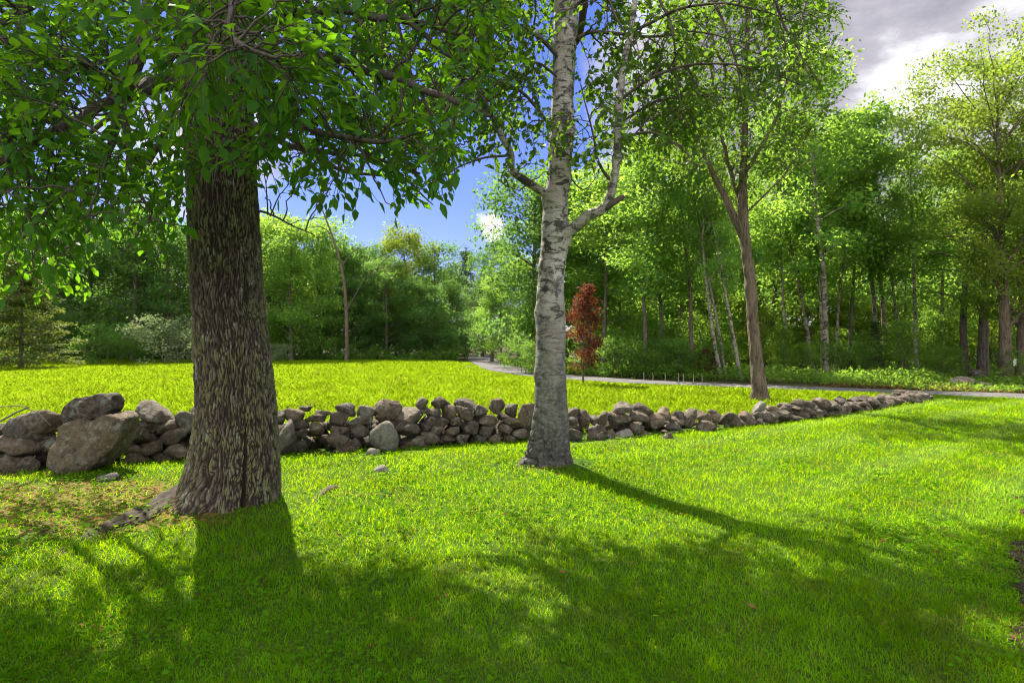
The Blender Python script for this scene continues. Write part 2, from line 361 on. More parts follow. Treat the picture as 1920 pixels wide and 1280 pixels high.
def grass_mat(name, dark, light, trans, tf, sc, dry=None, stripes=False):
    m = M(name); w = m.vec('World')
    c = m.mix(m.island(), dark, light)
    pn = m.noise(w, sc, 5, .65)
    c = m.mix(1.0, c, m.ramp(pn, (.32, .62), (.68, 1.3)), 'MULTIPLY')
    c = m.mix(.8, c, m.ramp(m.noise(w, 9, 3, .6), (.32, .6), (.66, 1.4)), 'MULTIPLY')
    t = m.mix(m.ramp(m.math('ADD', m.math('MULTIPLY', pn, .6), m.math('MULTIPLY', m.noise(w, 9, 3, .6), .4)), (.35, 0.0), (.62, 1.0)), [x * .55 for x in trans], [x * 1.12 for x in trans])
    if stripes:
        st = m.n.new('ShaderNodeTexWave'); st.wave_type = 'BANDS'; st.bands_direction = 'X'
        mp = m.n.new('ShaderNodeMapping'); mp.inputs['Rotation'].default_value = (0, 0, R(53)); ge = m.n.new('ShaderNodeNewGeometry')
        m.l.new(ge.outputs['Position'], mp.inputs['Vector']); m.l.new(mp.outputs[0], st.inputs['Vector'])
        st.inputs['Scale'].default_value = .26; st.inputs['Distortion'].default_value = 1.6; st.inputs['Detail'].default_value = 2; st.inputs['Detail Scale'].default_value = .6
        sp = m.n.new('ShaderNodeSeparateXYZ'); m.l.new(ge.outputs['Position'], sp.inputs[0]); fa = m.math('MULTIPLY', m.math('SUBTRACT', m.math('ADD', sp.outputs['Y'], sp.outputs['X']), 7.5), .25, True)
        c = m.mix(m.math('MULTIPLY', m.ramp(st.outputs['Fac'], (.55, 0.0), (.9, 1.0)), m.math('MULTIPLY', m.ramp(m.noise(w, .35, 2), (.30, 0.0), (.5, .75)), fa)), c, (.25, .40, .09))
    if dry:
        f = m.ramp(m.math('ADD', m.math('MULTIPLY', m.island(), .22), m.math('MULTIPLY', m.noise(w, 1.7, 4, .6), .9)), (.66, 0.0), (.76, .75))
        c = m.mix(f, c, dry); t = m.mix(f, t, [x * 1.6 for x in dry])
    a = m.n.new('ShaderNodeBsdfDiffuse'); m.set(a.inputs[0], c); a = a.outputs[0]
    tr = m.n.new('ShaderNodeBsdfTranslucent'); m.set(tr.inputs[0], t)
    mx = m.n.new('ShaderNodeMixShader'); mx.inputs[0].default_value = tf; m.l.new(a, mx.inputs[1]); m.l.new(tr.outputs[0], mx.inputs[2])
    return m.done(mx.outputs[0])
MAT['grass'] = grass_mat('lawn_blades', (.050, .165, .003), (.115, .285, .005), (.46, .67, .002), .5, 1.1, (.19, .17, .035), True)
MAT['hay'] = grass_mat('meadow_blades', (.085, .160, .003), (.145, .225, .004), (.34, .49, .012), .5, .7, (.20, .19, .03))
MAT['clover'] = leaf_mat('clover_leaves', (.035, .12, .004), (.085, .21, .006), (.24, .46, .004), .42, 1.0, 0, .8, .0)
MAT['litter'] = leaf_mat('dead_leaves', (.10, .045, .018), (.24, .13, .055), (.22, .10, .03), .25, 2, 0, .85, .04)
def plain(name, col, rough=.7):
    m = M(name); n = m.noise(m.vec('Object'), 14, 4); return m.done(m.bsdf(m.mix(.5, col, m.ramp(n, (.3, .7), (.7, 1.25)), 'MULTIPLY'), rough, .3))
MAT['card'] = plain('white_card', (.75, .75, .72)); MAT['stake'] = plain('weathered_stake', (.30, .26, .20)); MAT['twig'] = plain('dry_twig', (.11, .085, .065))

# ------------------------------------------------------------------ ground, meadow, lawn, drive
WALL_PX = [(-420, 915), (-200, 902), (0, 890), (100, 885), (250, 870), (400, 862), (600, 852), (900, 832), (1000, 828), (1100, 824), (1250, 814), (1400, 800), (1550, 783), (1745, 750)]
WALL = np.array([G(*p)[:2] for p in WALL_PX])                 # foot of the wall's near face
def wall_y(x): return np.interp(x, WALL[:, 0], WALL[:, 1])
WALL_DEPTH = .85
DRIVE = np.array([(-4.6, 70), (-3.2, 58), (-2.2, 47), (-.6, 35.4), (1.1, 29.0), (4.2, 24.3), (6.9, 22.1), (9.9, 20.2), (12.6, 18.6), (15.2, 17.2), (19, 15.4), (27, 12.5), (40, 8)])
DRV = smooth_path(DRIVE, 160)
def drive_dist(x, y):
    d = np.full(np.shape(x), 1e9)
    for a in DRV[::2]: d = np.minimum(d, (x - a[0]) ** 2 + (y - a[1]) ** 2)
    return np.sqrt(d)
def drive_y(x): o = np.argsort(DRV[:, 0]); return np.interp(x, DRV[o, 0], DRV[o, 1])
ASH = np.array([-2.76, 5.86]); BIRCH = np.array([.70, 7.35])
BED = np.array([(6.3, 6.7), (5.1, 5.75), (4.12, 4.75), (3.27, 3.75), (2.48, 2.75), (1.5, 1.0), (9, -2), (9, 5.0)])
def in_poly(x, y, poly):
    r = np.zeros(np.shape(x), bool); j = len(poly) - 1
    for i in range(len(poly)):
        xi, yi = poly[i]; xj, yj = poly[j]
        r ^= ((yi > y) != (yj > y)) & (x < (xj - xi) * (y - yi) / (yj - yi + 1e-12) + xi); j = i
    return r
def in_bed(x, y):
    sh = np.shape(x); p = np.stack([np.ravel(x) * 2.2, np.ravel(y) * 2.2, np.zeros(np.size(x))], -1)
    wv = ((fbm(p, 4, 12) - .5) * .5).reshape(sh); return in_poly(x - wv, y + wv, BED)
def gz(x, y):
    x = np.asarray(x, float); y = np.asarray(y, float)
    n = fbm(np.stack([x * .55, y * .55, x * 0], -1).reshape(-1, 3), 3, 50).reshape(x.shape) * .07
    r = np.hypot(x - ASH[0] + .25, y - ASH[1]); m = .015 * np.exp(-(r / 1.2) ** 2); n = n * (1 - .8 * np.exp(-(r / 1.3) ** 2))
    u_ = np.clip(((x + 3.0) * -1.4 + (y - 5.6) * -1.1) / (1.4 ** 2 + 1.1 ** 2), 0, 1); rr_ = np.hypot(x + 3.0 + 1.4 * u_, y - 5.6 + 1.1 * u_); m = m + .05 * (1 - .6 * u_) * np.exp(-(rr_ / .32) ** 2)
    r2 = np.hypot(x - BIRCH[0], y - BIRCH[1]); m = m + .05 * np.exp(-(r2 / .7) ** 2)
    fade = np.clip((wall_y(x) - y) / .8, 0, 1) * np.clip((14 - np.abs(x)) / 3, 0, 1)
    return (n + m) * fade
def bare(x, y):
    a = np.exp(-(((x + 4.6) / 1.9) ** 2 + ((y - 5.9) / 1.0) ** 2)) * .85
    a = a + np.exp(-(((x + 3.6) / .9) ** 2 + ((y - 5.1) / .5) ** 2)) * .75
    a = a + np.exp(-((x - ASH[0] + .4) ** 2 + (y - ASH[1]) ** 2) / .6 ** 2) * .6
    a = a + np.exp(-(np.hypot(x - BIRCH[0] + .28, y - BIRCH[1] + .1) / .5) ** 2) * .7
    a = a + np.exp(-(((x + 1.5) / .6) ** 2 + ((y - 6.0) / .35) ** 2)) * .4
    w = wall_y(x) - y; a = a + np.exp(-(np.maximum(w, 0) / .32) ** 2) * .38
    return np.clip(a, 0, 1)

g = Geo(); g.add([(-700, -300, -.03), (700, -300, -.03), (700, 900, -.03), (-700, 900, -.03)], [[0, 1, 2, 3]])
tag(g.build('ground', MAT['soil'], smooth=False), kind='structure', label='woodland floor of brown litter and low green growth', cat='ground')

def sheet(name, xs, ya, yb, rows, z, mat, zf=None, attr=False):
    t = np.linspace(0, 1, rows); X = np.repeat(xs[:, None], rows, 1); Y = ya[:, None] * (1 - t) + yb[:, None] * t
    Z = np.full(X.shape, z) + (zf(X, Y) if zf else 0)
    v = np.stack([X, Y, Z], -1).reshape(-1, 3); n = len(xs)
    i = np.arange(n - 1)[:, None] * rows + np.arange(rows - 1)[None]
    f = np.stack([i, i + rows, i + rows + 1, i + 1], -1).reshape(-1, 4)
    g = Geo(); g.add(v, f)
    return g.build(name, mat, attrs={'bare': bare(v[:, 0], v[:, 1])} if attr else None)

xs = np.concatenate([np.arange(-16, -8, .5), np.arange(-8, 6, .1), np.arange(6, 30.1, .5)])
yfar = np.where(xs < 11.6, np.minimum(wall_y(xs) + .45, 60), drive_y(xs) - .2)
tag(sheet('lawn', xs, np.full(xs.shape, -9.0), yfar, 150, .002, MAT['lawn'], gz, True), kind='structure', label='mown lawn dappled with tree shade, worn round the trunks', cat='lawn')
xs = np.concatenate([np.arange(-70, -14, 2.), np.arange(-14, 11.5, .5)])
yfar = np.where(xs < -2.2, 47.5 + np.sin(xs * .4), drive_y(xs))
yfar[(xs > -3.5) & (xs < -2.2)] = 46
tag(sheet('meadow', xs, np.minimum(wall_y(xs) + .3, 40), yfar, 50, -.012, MAT['meadow']), kind='structure', label='sunlit yellow green meadow between the stone wall and the woods', cat='meadow')
t = np.gradient(DRV, axis=0); t = t / np.linalg.norm(t, axis=1, keepdims=True); nn = np.stack([-t[:, 1], t[:, 0]], 1)
hw = (np.interp(np.arange(len(DRV)), [0, 45, 90, 159], [1.3, 1.05, .82, .95]) + .5 * (fbm(np.stack([DRV[:, 0], DRV[:, 1], DRV[:, 0] * 0], 1) * .9, 3, 5) - .5))[:, None]
cross = np.linspace(-1, 1, 7); v = np.concatenate([np.concatenate([DRV + nn * hw * c, np.full((len(DRV), 1), .004 + .035 * (1 - c * c))], 1)[:, None] for c in cross], 1)
i = np.arange(len(DRV) - 1)[:, None] * 7 + np.arange(6)[None]
g = Geo(); g.add(v, np.stack([i, i + 1, i + 8, i + 7], -1).reshape(-1, 4))
tag(g.build('driveway', MAT['gravel']), kind='structure', label='pale gravel drive curving from the right edge into the woods', cat='driveway')
g = Geo(); gx, gy = np.meshgrid(np.arange(1.2, 9, .05), np.arange(-2, 6.9, .05), indexing='ij')
zz = -.004 + .04 * fbm(np.stack([gx * 4, gy * 4, gx * 0], -1).reshape(-1, 3), 4, 9).reshape(gx.shape) + gz(gx, gy)
ny = gx.shape[1]; v = np.stack([gx, gy, zz], -1).reshape(-1, 3)
i = np.arange(gx.shape[0] - 1)[:, None] * ny + np.arange(ny - 1)[None]; f = np.stack([i, i + ny, i + ny + 1, i + 1], -1).reshape(-1, 4)
c = v[f].mean(1); f = f[in_bed(c[:, 0], c[:, 1])]
g.add(v, f); tag(g.build('planting_bed', MAT['mulch']), kind='structure', label='dark mulched bed at the right edge of the lawn', cat='bed')

# ------------------------------------------------------------------ grass blades (stuff)
def strip_points(d0, d1, rho, d_ref, expo, side=.98, pad=1.2, steps=70):
    e = np.geomspace(d0, d1, steps); X = []; Y = []
    for a, b in zip(e[:-1], e[1:]):
        m = (a + b) / 2; w = side * m + pad; k = rng.poisson(rho * (d_ref / max(m, d_ref)) ** expo * (b - a) * 2 * w)
        X.append(rng.uniform(-w, w, k)); Y.append(rng.uniform(a, b, k))
    return np.concatenate(X), np.concatenate(Y)
def blades(g, x, y, z, h, w, lean, seg=3):
    N = len(x); a = rng.uniform(0, 2 * math.pi, N); b = rng.uniform(0, 2 * math.pi, N)
    side = np.stack([np.cos(a), np.sin(a), a * 0], -1); ben = np.stack([np.cos(b), np.sin(b), b * 0], -1) * (lean * rng.uniform(.2, 1.3, N))[:, None]
    ts = np.linspace(0, 1, seg + 1); V = []
    base = np.stack([x, y, z], -1)
    for t in ts:
        c = base + ben * (h * t * t)[:, None] + np.array([0, 0, 1.0]) * (h * t * (1 - .18 * t * lean))[:, None]
        if t < 1:
            ww = (w * (1 - t ** 1.6) * .5)[:, None]; V += [c - side * ww, c + side * ww]
        else: V.append(c)
    k = len(V); v = np.stack(V, 1); o = (np.arange(N) * k)[:, None]
    q = np.concatenate([o + [2 * i, 2 * i + 1, 2 * i + 3, 2 * i + 2] for i in range(seg - 1)])
    g.add(v, q, o + [2 * seg - 2, 2 * seg - 1, 2 * seg])

LOOSE_AT = [G((a + c) / 2, b - 3) for a, b, c in [(1068, 832, 1090), (1103, 826, 1121), (1119, 830, 1134), (1138, 825, 1152), (1240, 829, 1263), (1322, 802, 1344), (1308, 812, 1342), (686, 858, 709), (703, 892, 728), (182, 911, 217), (746, 850, 803), (1151, 827, 1196)]]
x, y = strip_points(1.9, 21, 5000, 2.9, 1.46)
wy = np.where(x < 11.6, wall_y(x) + .05, drive_y(x) - 1.25)
bm = bare(x, y) + (fbm(np.stack([x * 2.6, y * 2.6, x * 0], -1), 4, 77) - .5) * .9
ok = (y < wy) & (~in_bed(x, y) | (~in_poly(x - .12, y + .12, BED) & (rng.random(len(x)) < .4)) | (rng.random(len(x)) < .03)) & (rng.random(len(x)) > np.clip((bm - .25) * 1.9, 0, .82))
ok &= np.hypot(x - ASH[0], y - ASH[1]) > .38; ok &= np.hypot(x - BIRCH[0], y - BIRCH[1]) > .33
x, y = x[ok], y[ok]; sc = np.maximum(y / 2.9, 1) ** .62
pn = fbm(np.stack([x * 1.5, y * 1.5, x * 0], -1), 4, 31)
h = (.026 + .036 * pn ** 1.2 + .020 * rng.random(len(x))) * (1 + .12 * (sc - 1)); h = h * np.clip(.45 + 1.1 * fbm(np.stack([x * 6, y * 6, x * 0], -1), 3, 66), .6, 1.5)
h = np.where((wall_y(x) - y < .2) & (rng.random(len(x)) < .25), h * 1.7, h)
for b_ in LOOSE_AT: h = np.where(np.hypot(x - b_[0], y - b_[1] + .12) < .26, h * .45, h)
g = Geo(); blades(g, x, y, gz(x, y), np.minimum(h, .16), .0042 * sc * rng.uniform(.7, 1.4, len(x)), rng.uniform(.4, 1.7, len(x)))
tag(g.build('lawn_grass', MAT['grass']), kind='stuff', label='short bright green lawn grass', cat='grass')
# clover, plantain and other low broad leaves in the near turf
x, y = strip_points(1.9, 10, 1000, 2.8, 1.7)
pn = fbm(np.stack([x * .9 + 5, y * .9, x * 0], -1), 3, 91) + np.clip(-x * .02, -.1, .1)
ok = (y < wall_y(x) - .1) & ~in_bed(x, y) & (pn + rng.normal(0, .08, len(x)) > .48)
ok &= np.hypot(x - ASH[0], y - ASH[1]) > .6; x, y = x[ok], y[ok]; N = len(x)
a = rng.uniform(0, 6.283, N); dr = np.stack([np.cos(a), np.sin(a), rng.uniform(.0, .5, N)], -1); nr = np.stack([rng.normal(0, .3, N), rng.normal(0, .3, N), np.ones(N)], -1)
L = rng.uniform(.016, .042, N) * np.maximum(y / 3, 1) ** .4
g = Geo(); leaves(g, np.stack([x, y, gz(x, y) + rng.uniform(.02, .05, N)], -1), dr, nr, L, L * rng.uniform(.55, 1.0, N))
tag(g.build('clover', MAT['clover']), kind='stuff', label='clover and broad weeds growing among the near lawn grass', cat='clover')
# fallen brown leaves on the worn ground
x, y = strip_points(2.2, 9, 190, 4, .8); b = bare(x, y); ok = (rng.random(len(x)) < b * 1.6 - .25) & (y < wall_y(x)); x, y = x[ok], y[ok]
x3 = rng.uniform(-6, 7, 420); y3 = rng.uniform(2, 9, 420); ok = y3 < wall_y(x3); x = np.concatenate([x, x3[ok]]); y = np.concatenate([y, y3[ok]])
x2 = rng.uniform(1.5, 6.5, 1500); y2 = rng.uniform(1.0, 6.5, 1500); ok = in_bed(x2, y2); x = np.concatenate([x, x2[ok]]); y = np.concatenate([y, y2[ok]]); N = len(x)
a = rng.uniform(0, 6.283, N); L = rng.uniform(.02, .065, N)
g = Geo(); leaves(g, np.stack([x, y, gz(x, y) + .015 + rng.uniform(0, .03, N)], -1), np.stack([np.cos(a), np.sin(a), rng.normal(0, .25, N)], -1), np.stack([rng.normal(0, .4, N), rng.normal(0, .4, N), np.ones(N)], -1), L, L * .5)
tag(g.build('leaf_litter', MAT['litter']), kind='stuff', label='dead brown leaves on the worn ground by the big trunk', cat='leaf litter')
# meadow
x, y = strip_points(6.5, 50, 620, 9, 1.55, side=1.0, pad=3)
lim = np.where(x < -2.2, 47 + np.sin(x * .4), drive_y(x) - 1.2)
ok = (y > wall_y(x) + .75) & (y < lim) & (x < 11.2) & (drive_dist(x, y) > 1.35)
x, y = x[ok], y[ok]; sc = np.maximum(y / 9, 1) ** .72
pn = fbm(np.stack([x * .35, y * .35, x * 0], -1), 4, 13)
h = (.09 + .15 * pn + .07 * rng.random(len(x))) * (1 + .12 * (sc - 1)); h = h * np.clip((drive_dist(x, y) - 1.0) / 2.0, .35, 1)
g = Geo(); blades(g, x, y, np.full(len(x), -.012), h, .026 * sc * rng.uniform(.6, 1.5, len(x)), rng.uniform(.5, 1.3, len(x)))
tag(g.build('meadow_grass', MAT['hay']), kind='stuff', label='tall yellow green meadow growth beyond the stone wall', cat='grass')

# ------------------------------------------------------------------ stones and the wall
def ico(sub):
    import bmesh
    bm = bmesh.new(); bmesh.ops.create_icosphere(bm, subdivisions=sub, radius=1)
    v = np.array([p.co[:] for p in bm.verts]); f = np.array([[q.index for q in p.verts] for p in bm.faces]); bm.free(); return v, f
ICO = {3: ico(3), 4: ico(4), 5: ico(5)}
def rock_geo(seed, sub=4, planes=11, sharp=9, rough=.17):
    r = np.random.default_rng(seed); d, f = ICO[sub]
    n = unit(r.normal(size=(planes, 3))); o = r.uniform(.62, 1.0, planes)
    n = np.vstack([n, [[0, 0, -1]]]); o = np.append(o, [.72])
    k = np.maximum(d @ n.T, 0) / o; s = (np.sum(k ** sharp, 1)) ** (-1 / sharp); s = np.minimum(s, 1.25)
    p = d * s[:, None]
    p = p * (1 + rough * 1.6 * (fbm(p * 1.9 + seed * 7.1, 4, seed)[:, None] - .5) + rough * .55 * (fbm(p * 7 + seed, 3, seed + 5)[:, None] - .5))
    lo, hi = p.min(0), p.max(0); p = (p - (lo + hi) / 2) / ((hi - lo) / 2)
    return p, f
ROCKS = [rock_geo(100 + i, 4, planes=int(8 + i % 4 * 3), sharp=[26, 14, 9, 20][i % 4], rough=.20) for i in range(18)]
ROCK_ME = {}
def rock_mesh(i, mat):
    if (i, mat) not in ROCK_ME:
        g = Geo(); g.add(*ROCKS[i]); o = g.build('stone', MAT[mat], link=False); ROCK_ME[(i, mat)] = o.data; bpy.data.objects.remove(o)
    return ROCK_ME[(i, mat)]
def put_stone(name, px0, py0, px1, py1, depth, mat='stone', tilt=0, parent=None, thick=None, var=None, grow=1.06):
    cx, cyy = (px0 + px1) / 2, (py0 + py1) / 2; c = P(cx, cyy, depth)
    w = (px1 - px0) / FPX * depth * grow; h = (py1 - py0) / FPX * depth * grow
    dy = thick or min(.62, .5 * (w + h) * rng.uniform(.95, 1.3))
    i = int(rng.integers(len(ROCKS))) if var is None else var
    o = bpy.data.objects.new(name, rock_mesh(i, mat)); COL.objects.link(o)
    o.location = c + np.array([0, dy * .32, 0]); o.scale = (w / 2 * (1 if rng.random() < .5 else -1), dy / 2 * (1 if rng.random() < .5 else -1), h / 2)
    o.rotation_euler = (R(rng.normal(0, 9)), R(tilt + rng.normal(0, 5)), R(rng.normal(0, 16)))
    if parent is not None: o.parent = parent
    return o
def wdepth(px):                          # depth of the wall's near foot seen at photo column px
    d = np.linspace(5, 22, 400); x = (px - 960) / FPX * d
    return float(d[np.argmax(wall_y(x) - d < 0)])

wall = empty('stone_wall', (0, 0, 0))
tag(wall, 'long tumbled dry stone wall of brown fieldstones between lawn and meadow', 'stone wall')
# stones read off the photograph, column by column: x0 y0 x1 y1 [tilt] ; higher courses lie a little further back
S = """0 780 74 832 20|34 773 92 816 -8|-20 819 58 856 10|-10 853 42 894|30 857 62 888|237 755 312 794 12|228 790 297 813 -6|284 789 333 814 -18|321 771 374 810 12|352 760 388 795|284 802 347 832 -8|229 805 284 835|261 828 297 851 -8|229 834 261 857|223 848 264 875|306 834 353 860|353 804 384 842|281 853 321 871
512 787 549 856 32|508 771 532 797|529 767 569 792 6|557 760 587 771 -8|536 787 573 808 -10|543 803 573 822|569 775 605 792|588 768 617 783|577 792 604 815|616 771 648 796|625 758 665 778 6|648 778 694 799|667 760 700 786|697 748 750 790 -22|650 794 691 822 6|618 798 652 817|608 811 658 841 6|657 821 676 840|622 838 667 858|738 766 786 795|729 790 786 820|746 818 803 850 5|777 744 803 766|781 762 803 776|807 745 846 767|798 765 826 787|824 757 854 795 -14|854 749 898 769 10|852 760 888 779|844 782 862 798|857 770 888 788|888 761 911 784 24|917 746 945 775|900 778 932 800|945 757 971 784 28|943 783 978 803 10|974 756 1004 802|937 795 960 817 -18|867 790 898 813 12|898 800 923 821|834 801 861 817|806 798 833 816|784 795 807 813|958 804 990 823|786 812 822 833|822 815 852 834|852 812 880 834|880 816 912 835|912 817 940 834|940 815 966 833
1064 765 1088 786 12|1085 769 1108 803 18|1064 780 1085 806|1107 778 1127 798|1120 770 1140 796|1146 755 1188 775 -14|1141 772 1185 797 6|1187 759 1228 776 10|1181 770 1220 792 8|1218 771 1244 803 38|1232 765 1261 786|1177 792 1210 811|1115 800 1140 811|1151 805 1196 827 10|1194 810 1224 826 8|1218 788 1236 806|1262 771 1285 790 -18|1280 764 1309 801 24|1257 782 1285 799|1249 791 1284 812|1243 806 1274 819|1304 770 1335 789|1328 767 1347 776|1335 775 1353 793|1352 775 1394 798 8|1390 771 1414 790|1412 755 1439 773 -14|1413 770 1438 790|1439 759 1461 772|1437 771 1461 790|1489 751 1529 772 6|1531 745 1563 762|1571 743 1589 762"""
nparts = 0
for row in S.split('\n'):
    for st in row.split('|'):
        q = [float(a) for a in st.split()]; tilt = q[4] if len(q) > 4 else rng.normal(0, 5)
        foot = wdepth((q[0] + q[2]) / 2); yb = 640 + CAMH * FPX / foot
        up = max(0, (yb - q[3]) / FPX * foot)
        o = put_stone('stone', *q[:4], foot + .02 + up * .42, 'stone_pale' if q[0] in (1412, 1151) else 'stone', tilt, wall)
        nparts += 1
# rubble heart of the wall and its far end, as one part: a heap packed course on course
gs = []; s_len = np.concatenate([[0], np.cumsum(np.hypot(*np.diff(WALL, axis=0).T))])
HX = 0.06; ns = int(s_len[-1] / HX) + 2; nt_ = int(1.1 / HX) + 1; hm = np.zeros((ns, nt_))
rub = Geo()
def wall_top(px): return np.interp(px, [-400, 0, 90, 240, 380, 520, 700, 780, 900, 990, 1070, 1100, 1150, 1200, 1290, 1380, 1450, 1500, 1580, 1690, 1720, 1745], [770, 775, 795, 775, 770, 775, 758, 758, 757, 765, 772, 795, 765, 765, 775, 783, 768, 758, 752, 738, 735, 747])
wallpt = lambda s, t: np.array([np.interp(s, s_len, WALL[:, 0]), np.interp(s, s_len, WALL[:, 1]) + t])
for k in range(1250):
    s = rng.uniform(0, s_len[-1] - .1) if k % 4 else rng.uniform(s_len[-3] - .4, s_len[-1] - .05); t = rng.uniform(.42, 1.0)
    far = s > s_len[-3] - .4
    if far: t = rng.uniform(.0, 1.0)
    xy = wallpt(s, t); px = 960 + xy[0] / xy[1] * FPX
    size = rng.uniform(.11, .25) if not far else rng.uniform(.09, .27); a, b, c = size * rng.uniform(.8, 1.35), size * rng.uniform(.8, 1.2), size * rng.uniform(.45, .75)
    i0, i1 = int((s - a) / HX), int((s + a) / HX) + 1; j0, j1 = int((t - b) / HX), int((t + b) / HX) + 1
    ii = np.clip(np.arange(i0, i1), 0, ns - 1); jj = np.clip(np.arange(j0, j1), 0, nt_ - 1)
    patch = hm[np.ix_(ii, jj)]; z0 = np.percentile(patch, 60)
    ztop = z0 + 2 * c * .85
    front = xy.copy(); top_allowed = CAMH + (640 - wall_top(px)) / FPX * (xy[1])
    prof = 1 - .35 * abs(t - .5) / .5
    if ztop > max(top_allowed * prof - (.07 if not far else -.07), .10): continue
    if px < -330 and rng.random() < .3: continue
    p, f = ROCKS[int(rng.integers(len(ROCKS)))]
    E = np.array(Euler((rng.normal(0, .18), rng.normal(0, .2), rng.uniform(0, 6.28))).to_matrix())
    v = (p * [a, b, c]) @ E.T + [xy[0], xy[1], z0 + c * .8]
    gs.append((v, f))
    u, w = np.meshgrid((ii * HX - s) / a, (jj * HX - t) / b, indexing='ij'); bump_ = np.sqrt(np.clip(1 - u * u - w * w, 0, 1))
    hm[np.ix_(ii, jj)] = np.maximum(patch, np.where(bump_ > 0, z0 + c * .8 + c * bump_ * .85, 0))
    ICOL = len(gs)
for v, f in gs: rub.add(v, f)
o = rub.build('rubble_stones', MAT['stone'], wall); o['kind'] = 'stuff'

def boulder(name, box, depth, mat, label, cat, tilt=0, seed=1, group=None, thick=None, sub=4, sharp=9, planes=8, rough=.1, grow=1.06):
    p, f = rock_geo(seed, sub, planes, sharp, rough); g = Geo(); g.add(p, f)
    px0, py0, px1, py1 = box; c = P((px0 + px1) / 2, (py0 + py1) / 2, depth)
    w = (px1 - px0) / FPX * depth * grow; h = (py1 - py0) / FPX * depth * grow; dy = thick or .5 * (w + h) * 1.1
    o = g.build(name, MAT[mat]); o.location = c + np.array([0, dy * .3, 0]); o.scale = (w / 2, dy / 2, h / 2); o.rotation_euler = (0, R(tilt), 0)
    return tag(o, label, cat, group)
def traced_rock(name, outline, depth, thick, mat, label, cat, seed):
    """a boulder whose silhouette follows a photo outline, with its own depth and rounded faces"""
    pts = np.array([P(x, y, depth) for x, y in outline]); c = pts.mean(0)
    d, f = ICO[5]; pl = pts[:, [0, 2]] - c[[0, 2]]
    ang = np.arctan2(pl[:, 1], pl[:, 0]); rad = np.hypot(*pl.T); o_ = np.argsort(ang); ang, rad = ang[o_], rad[o_]
    th = np.arctan2(d[:, 2], d[:, 0]); rr = np.interp(th, np.concatenate([ang - 6.2832, ang, ang + 6.2832]), np.tile(rad, 3))
    flat = np.hypot(d[:, 0], d[:, 2]); s_ = np.minimum(1, flat * 1.28)         # a broad face, sides turned in
    v = np.stack([np.cos(th) * rr * s_, np.sign(d[:, 1]) * np.abs(d[:, 1]) ** .75 * thick * .5 * (1 - .25 * (np.sin(th) * rr * s_ / rad.max() + .2)), np.sin(th) * rr * s_], -1)
    v = v + d * (fbm(v * 3.5 + seed, 5, seed)[:, None] - .5) * .17 + d * (fbm(v * 13 + seed, 3, seed + 3)[:, None] - .5) * .035
    g = Geo(); g.add(v, f); o = g.build(name, MAT[mat]); o.location = c + np.array([0, thick * .3, 0]); return tag(o, label, cat)
traced_rock('boulder', [(98, 868), (104, 830), (114, 798), (128, 791), (170, 788), (215, 783), (229, 786), (227, 808), (215, 832), (192, 856), (165, 878), (135, 890), (110, 888)], 7.0, .62, 'stone_ochre', 'big leaning boulder with an ochre underside, set in the wall left of the dark trunk', 'boulder', 3)
traced_rock('boulder', [(114, 785), (120, 765), (148, 742), (170, 739), (197, 741), (206, 752), (212, 768), (202, 778), (175, 785), (140, 790), (118, 793)], 7.12, .42, 'stone', 'grey boulder balanced on top of the big ochre boulder', 'boulder', 5)
boulder('boulder', (689, 791, 744, 845), 8.45, 'stone_green', 'round greenish boulder at the wall foot between the two big trunks', 'boulder', 0, 22, thick=.38, sharp=5, planes=5, rough=.06)
LOOSE = [((1068, 810, 1090, 832), 'upright loose stone in the grass just right of the white birch'), ((1103, 809, 1121, 826), 'small dark loose stone, left of a tight cluster before the wall'), ((1119, 816, 1134, 830), 'smallest rounded stone of the cluster lying before the wall'),
         ((1138, 812, 1152, 825), 'small blocky stone at the right end of the loose cluster before the wall'), ((1240, 817, 1263, 829), 'flat stone sunk in the lawn below the tumbled wall'), ((1322, 785, 1344, 802), 'peaked loose stone behind a wider stone before the wall'),
         ((1308, 795, 1342, 812), 'wide loose brown stone lying on the lawn before the wall, left of the brown trunk'), ((686, 846, 709, 858), 'small pale stone at the foot of the round boulder'), ((703, 879, 728, 892), 'flat grey rock showing in the lawn between the two big trunks'), ((182, 893, 217, 911), 'white flat stone lying on the worn ground below the big ochre boulder')]
for k, (b, lab) in enumerate(LOOSE):
    d = CAMH * FPX / (b[3] - 3 - 640); b = (b[0] - 1, b[1] - 5, b[2] + 1, b[3] - 1)
    boulder('loose_stone', b, d, 'stone_pale' if k in (7, 8, 9) else 'stone', lab, 'stone', 0, 40 + k, 'loose stones lying before the wall', thick=(b[2] - b[0]) / FPX * d * .8, grow=1.15)
boulder('boulder', (1785, 706, 1838, 732), 21.4, 'stone', 'large rounded grey boulder across the drive under the yellow green maple', 'boulder', 0, 61, thick=1.0, sharp=6)
boulder('boulder', (1838, 716, 1868, 733), 20.8, 'stone', 'smaller low boulder beside the large one across the drive', 'boulder', 0, 62, thick=.6)
boulder('boulder', (1525, 697, 1553, 722), 25.5, 'stone', 'dark grey boulder at the foot of the straight white birch', 'boulder', 0, 63, thick=.7)
boulder('boulder', (1823, 692, 1862, 714), 24.2, 'stone', 'heaped brown rocks half hidden behind the boulders across the drive', 'rock', 0, 64, thick=.9)
for k, (b, lab) in enumerate([((868, 686, 884, 692), 'long low stone in the meadow beside the far bend of the drive'), ((884, 690, 892, 697), 'small round stone in the meadow beside the far bend of the drive')]):
    boulder('meadow_stone', b, 35.5 - k, 'stone', lab, 'stone', 0, 70 + k)

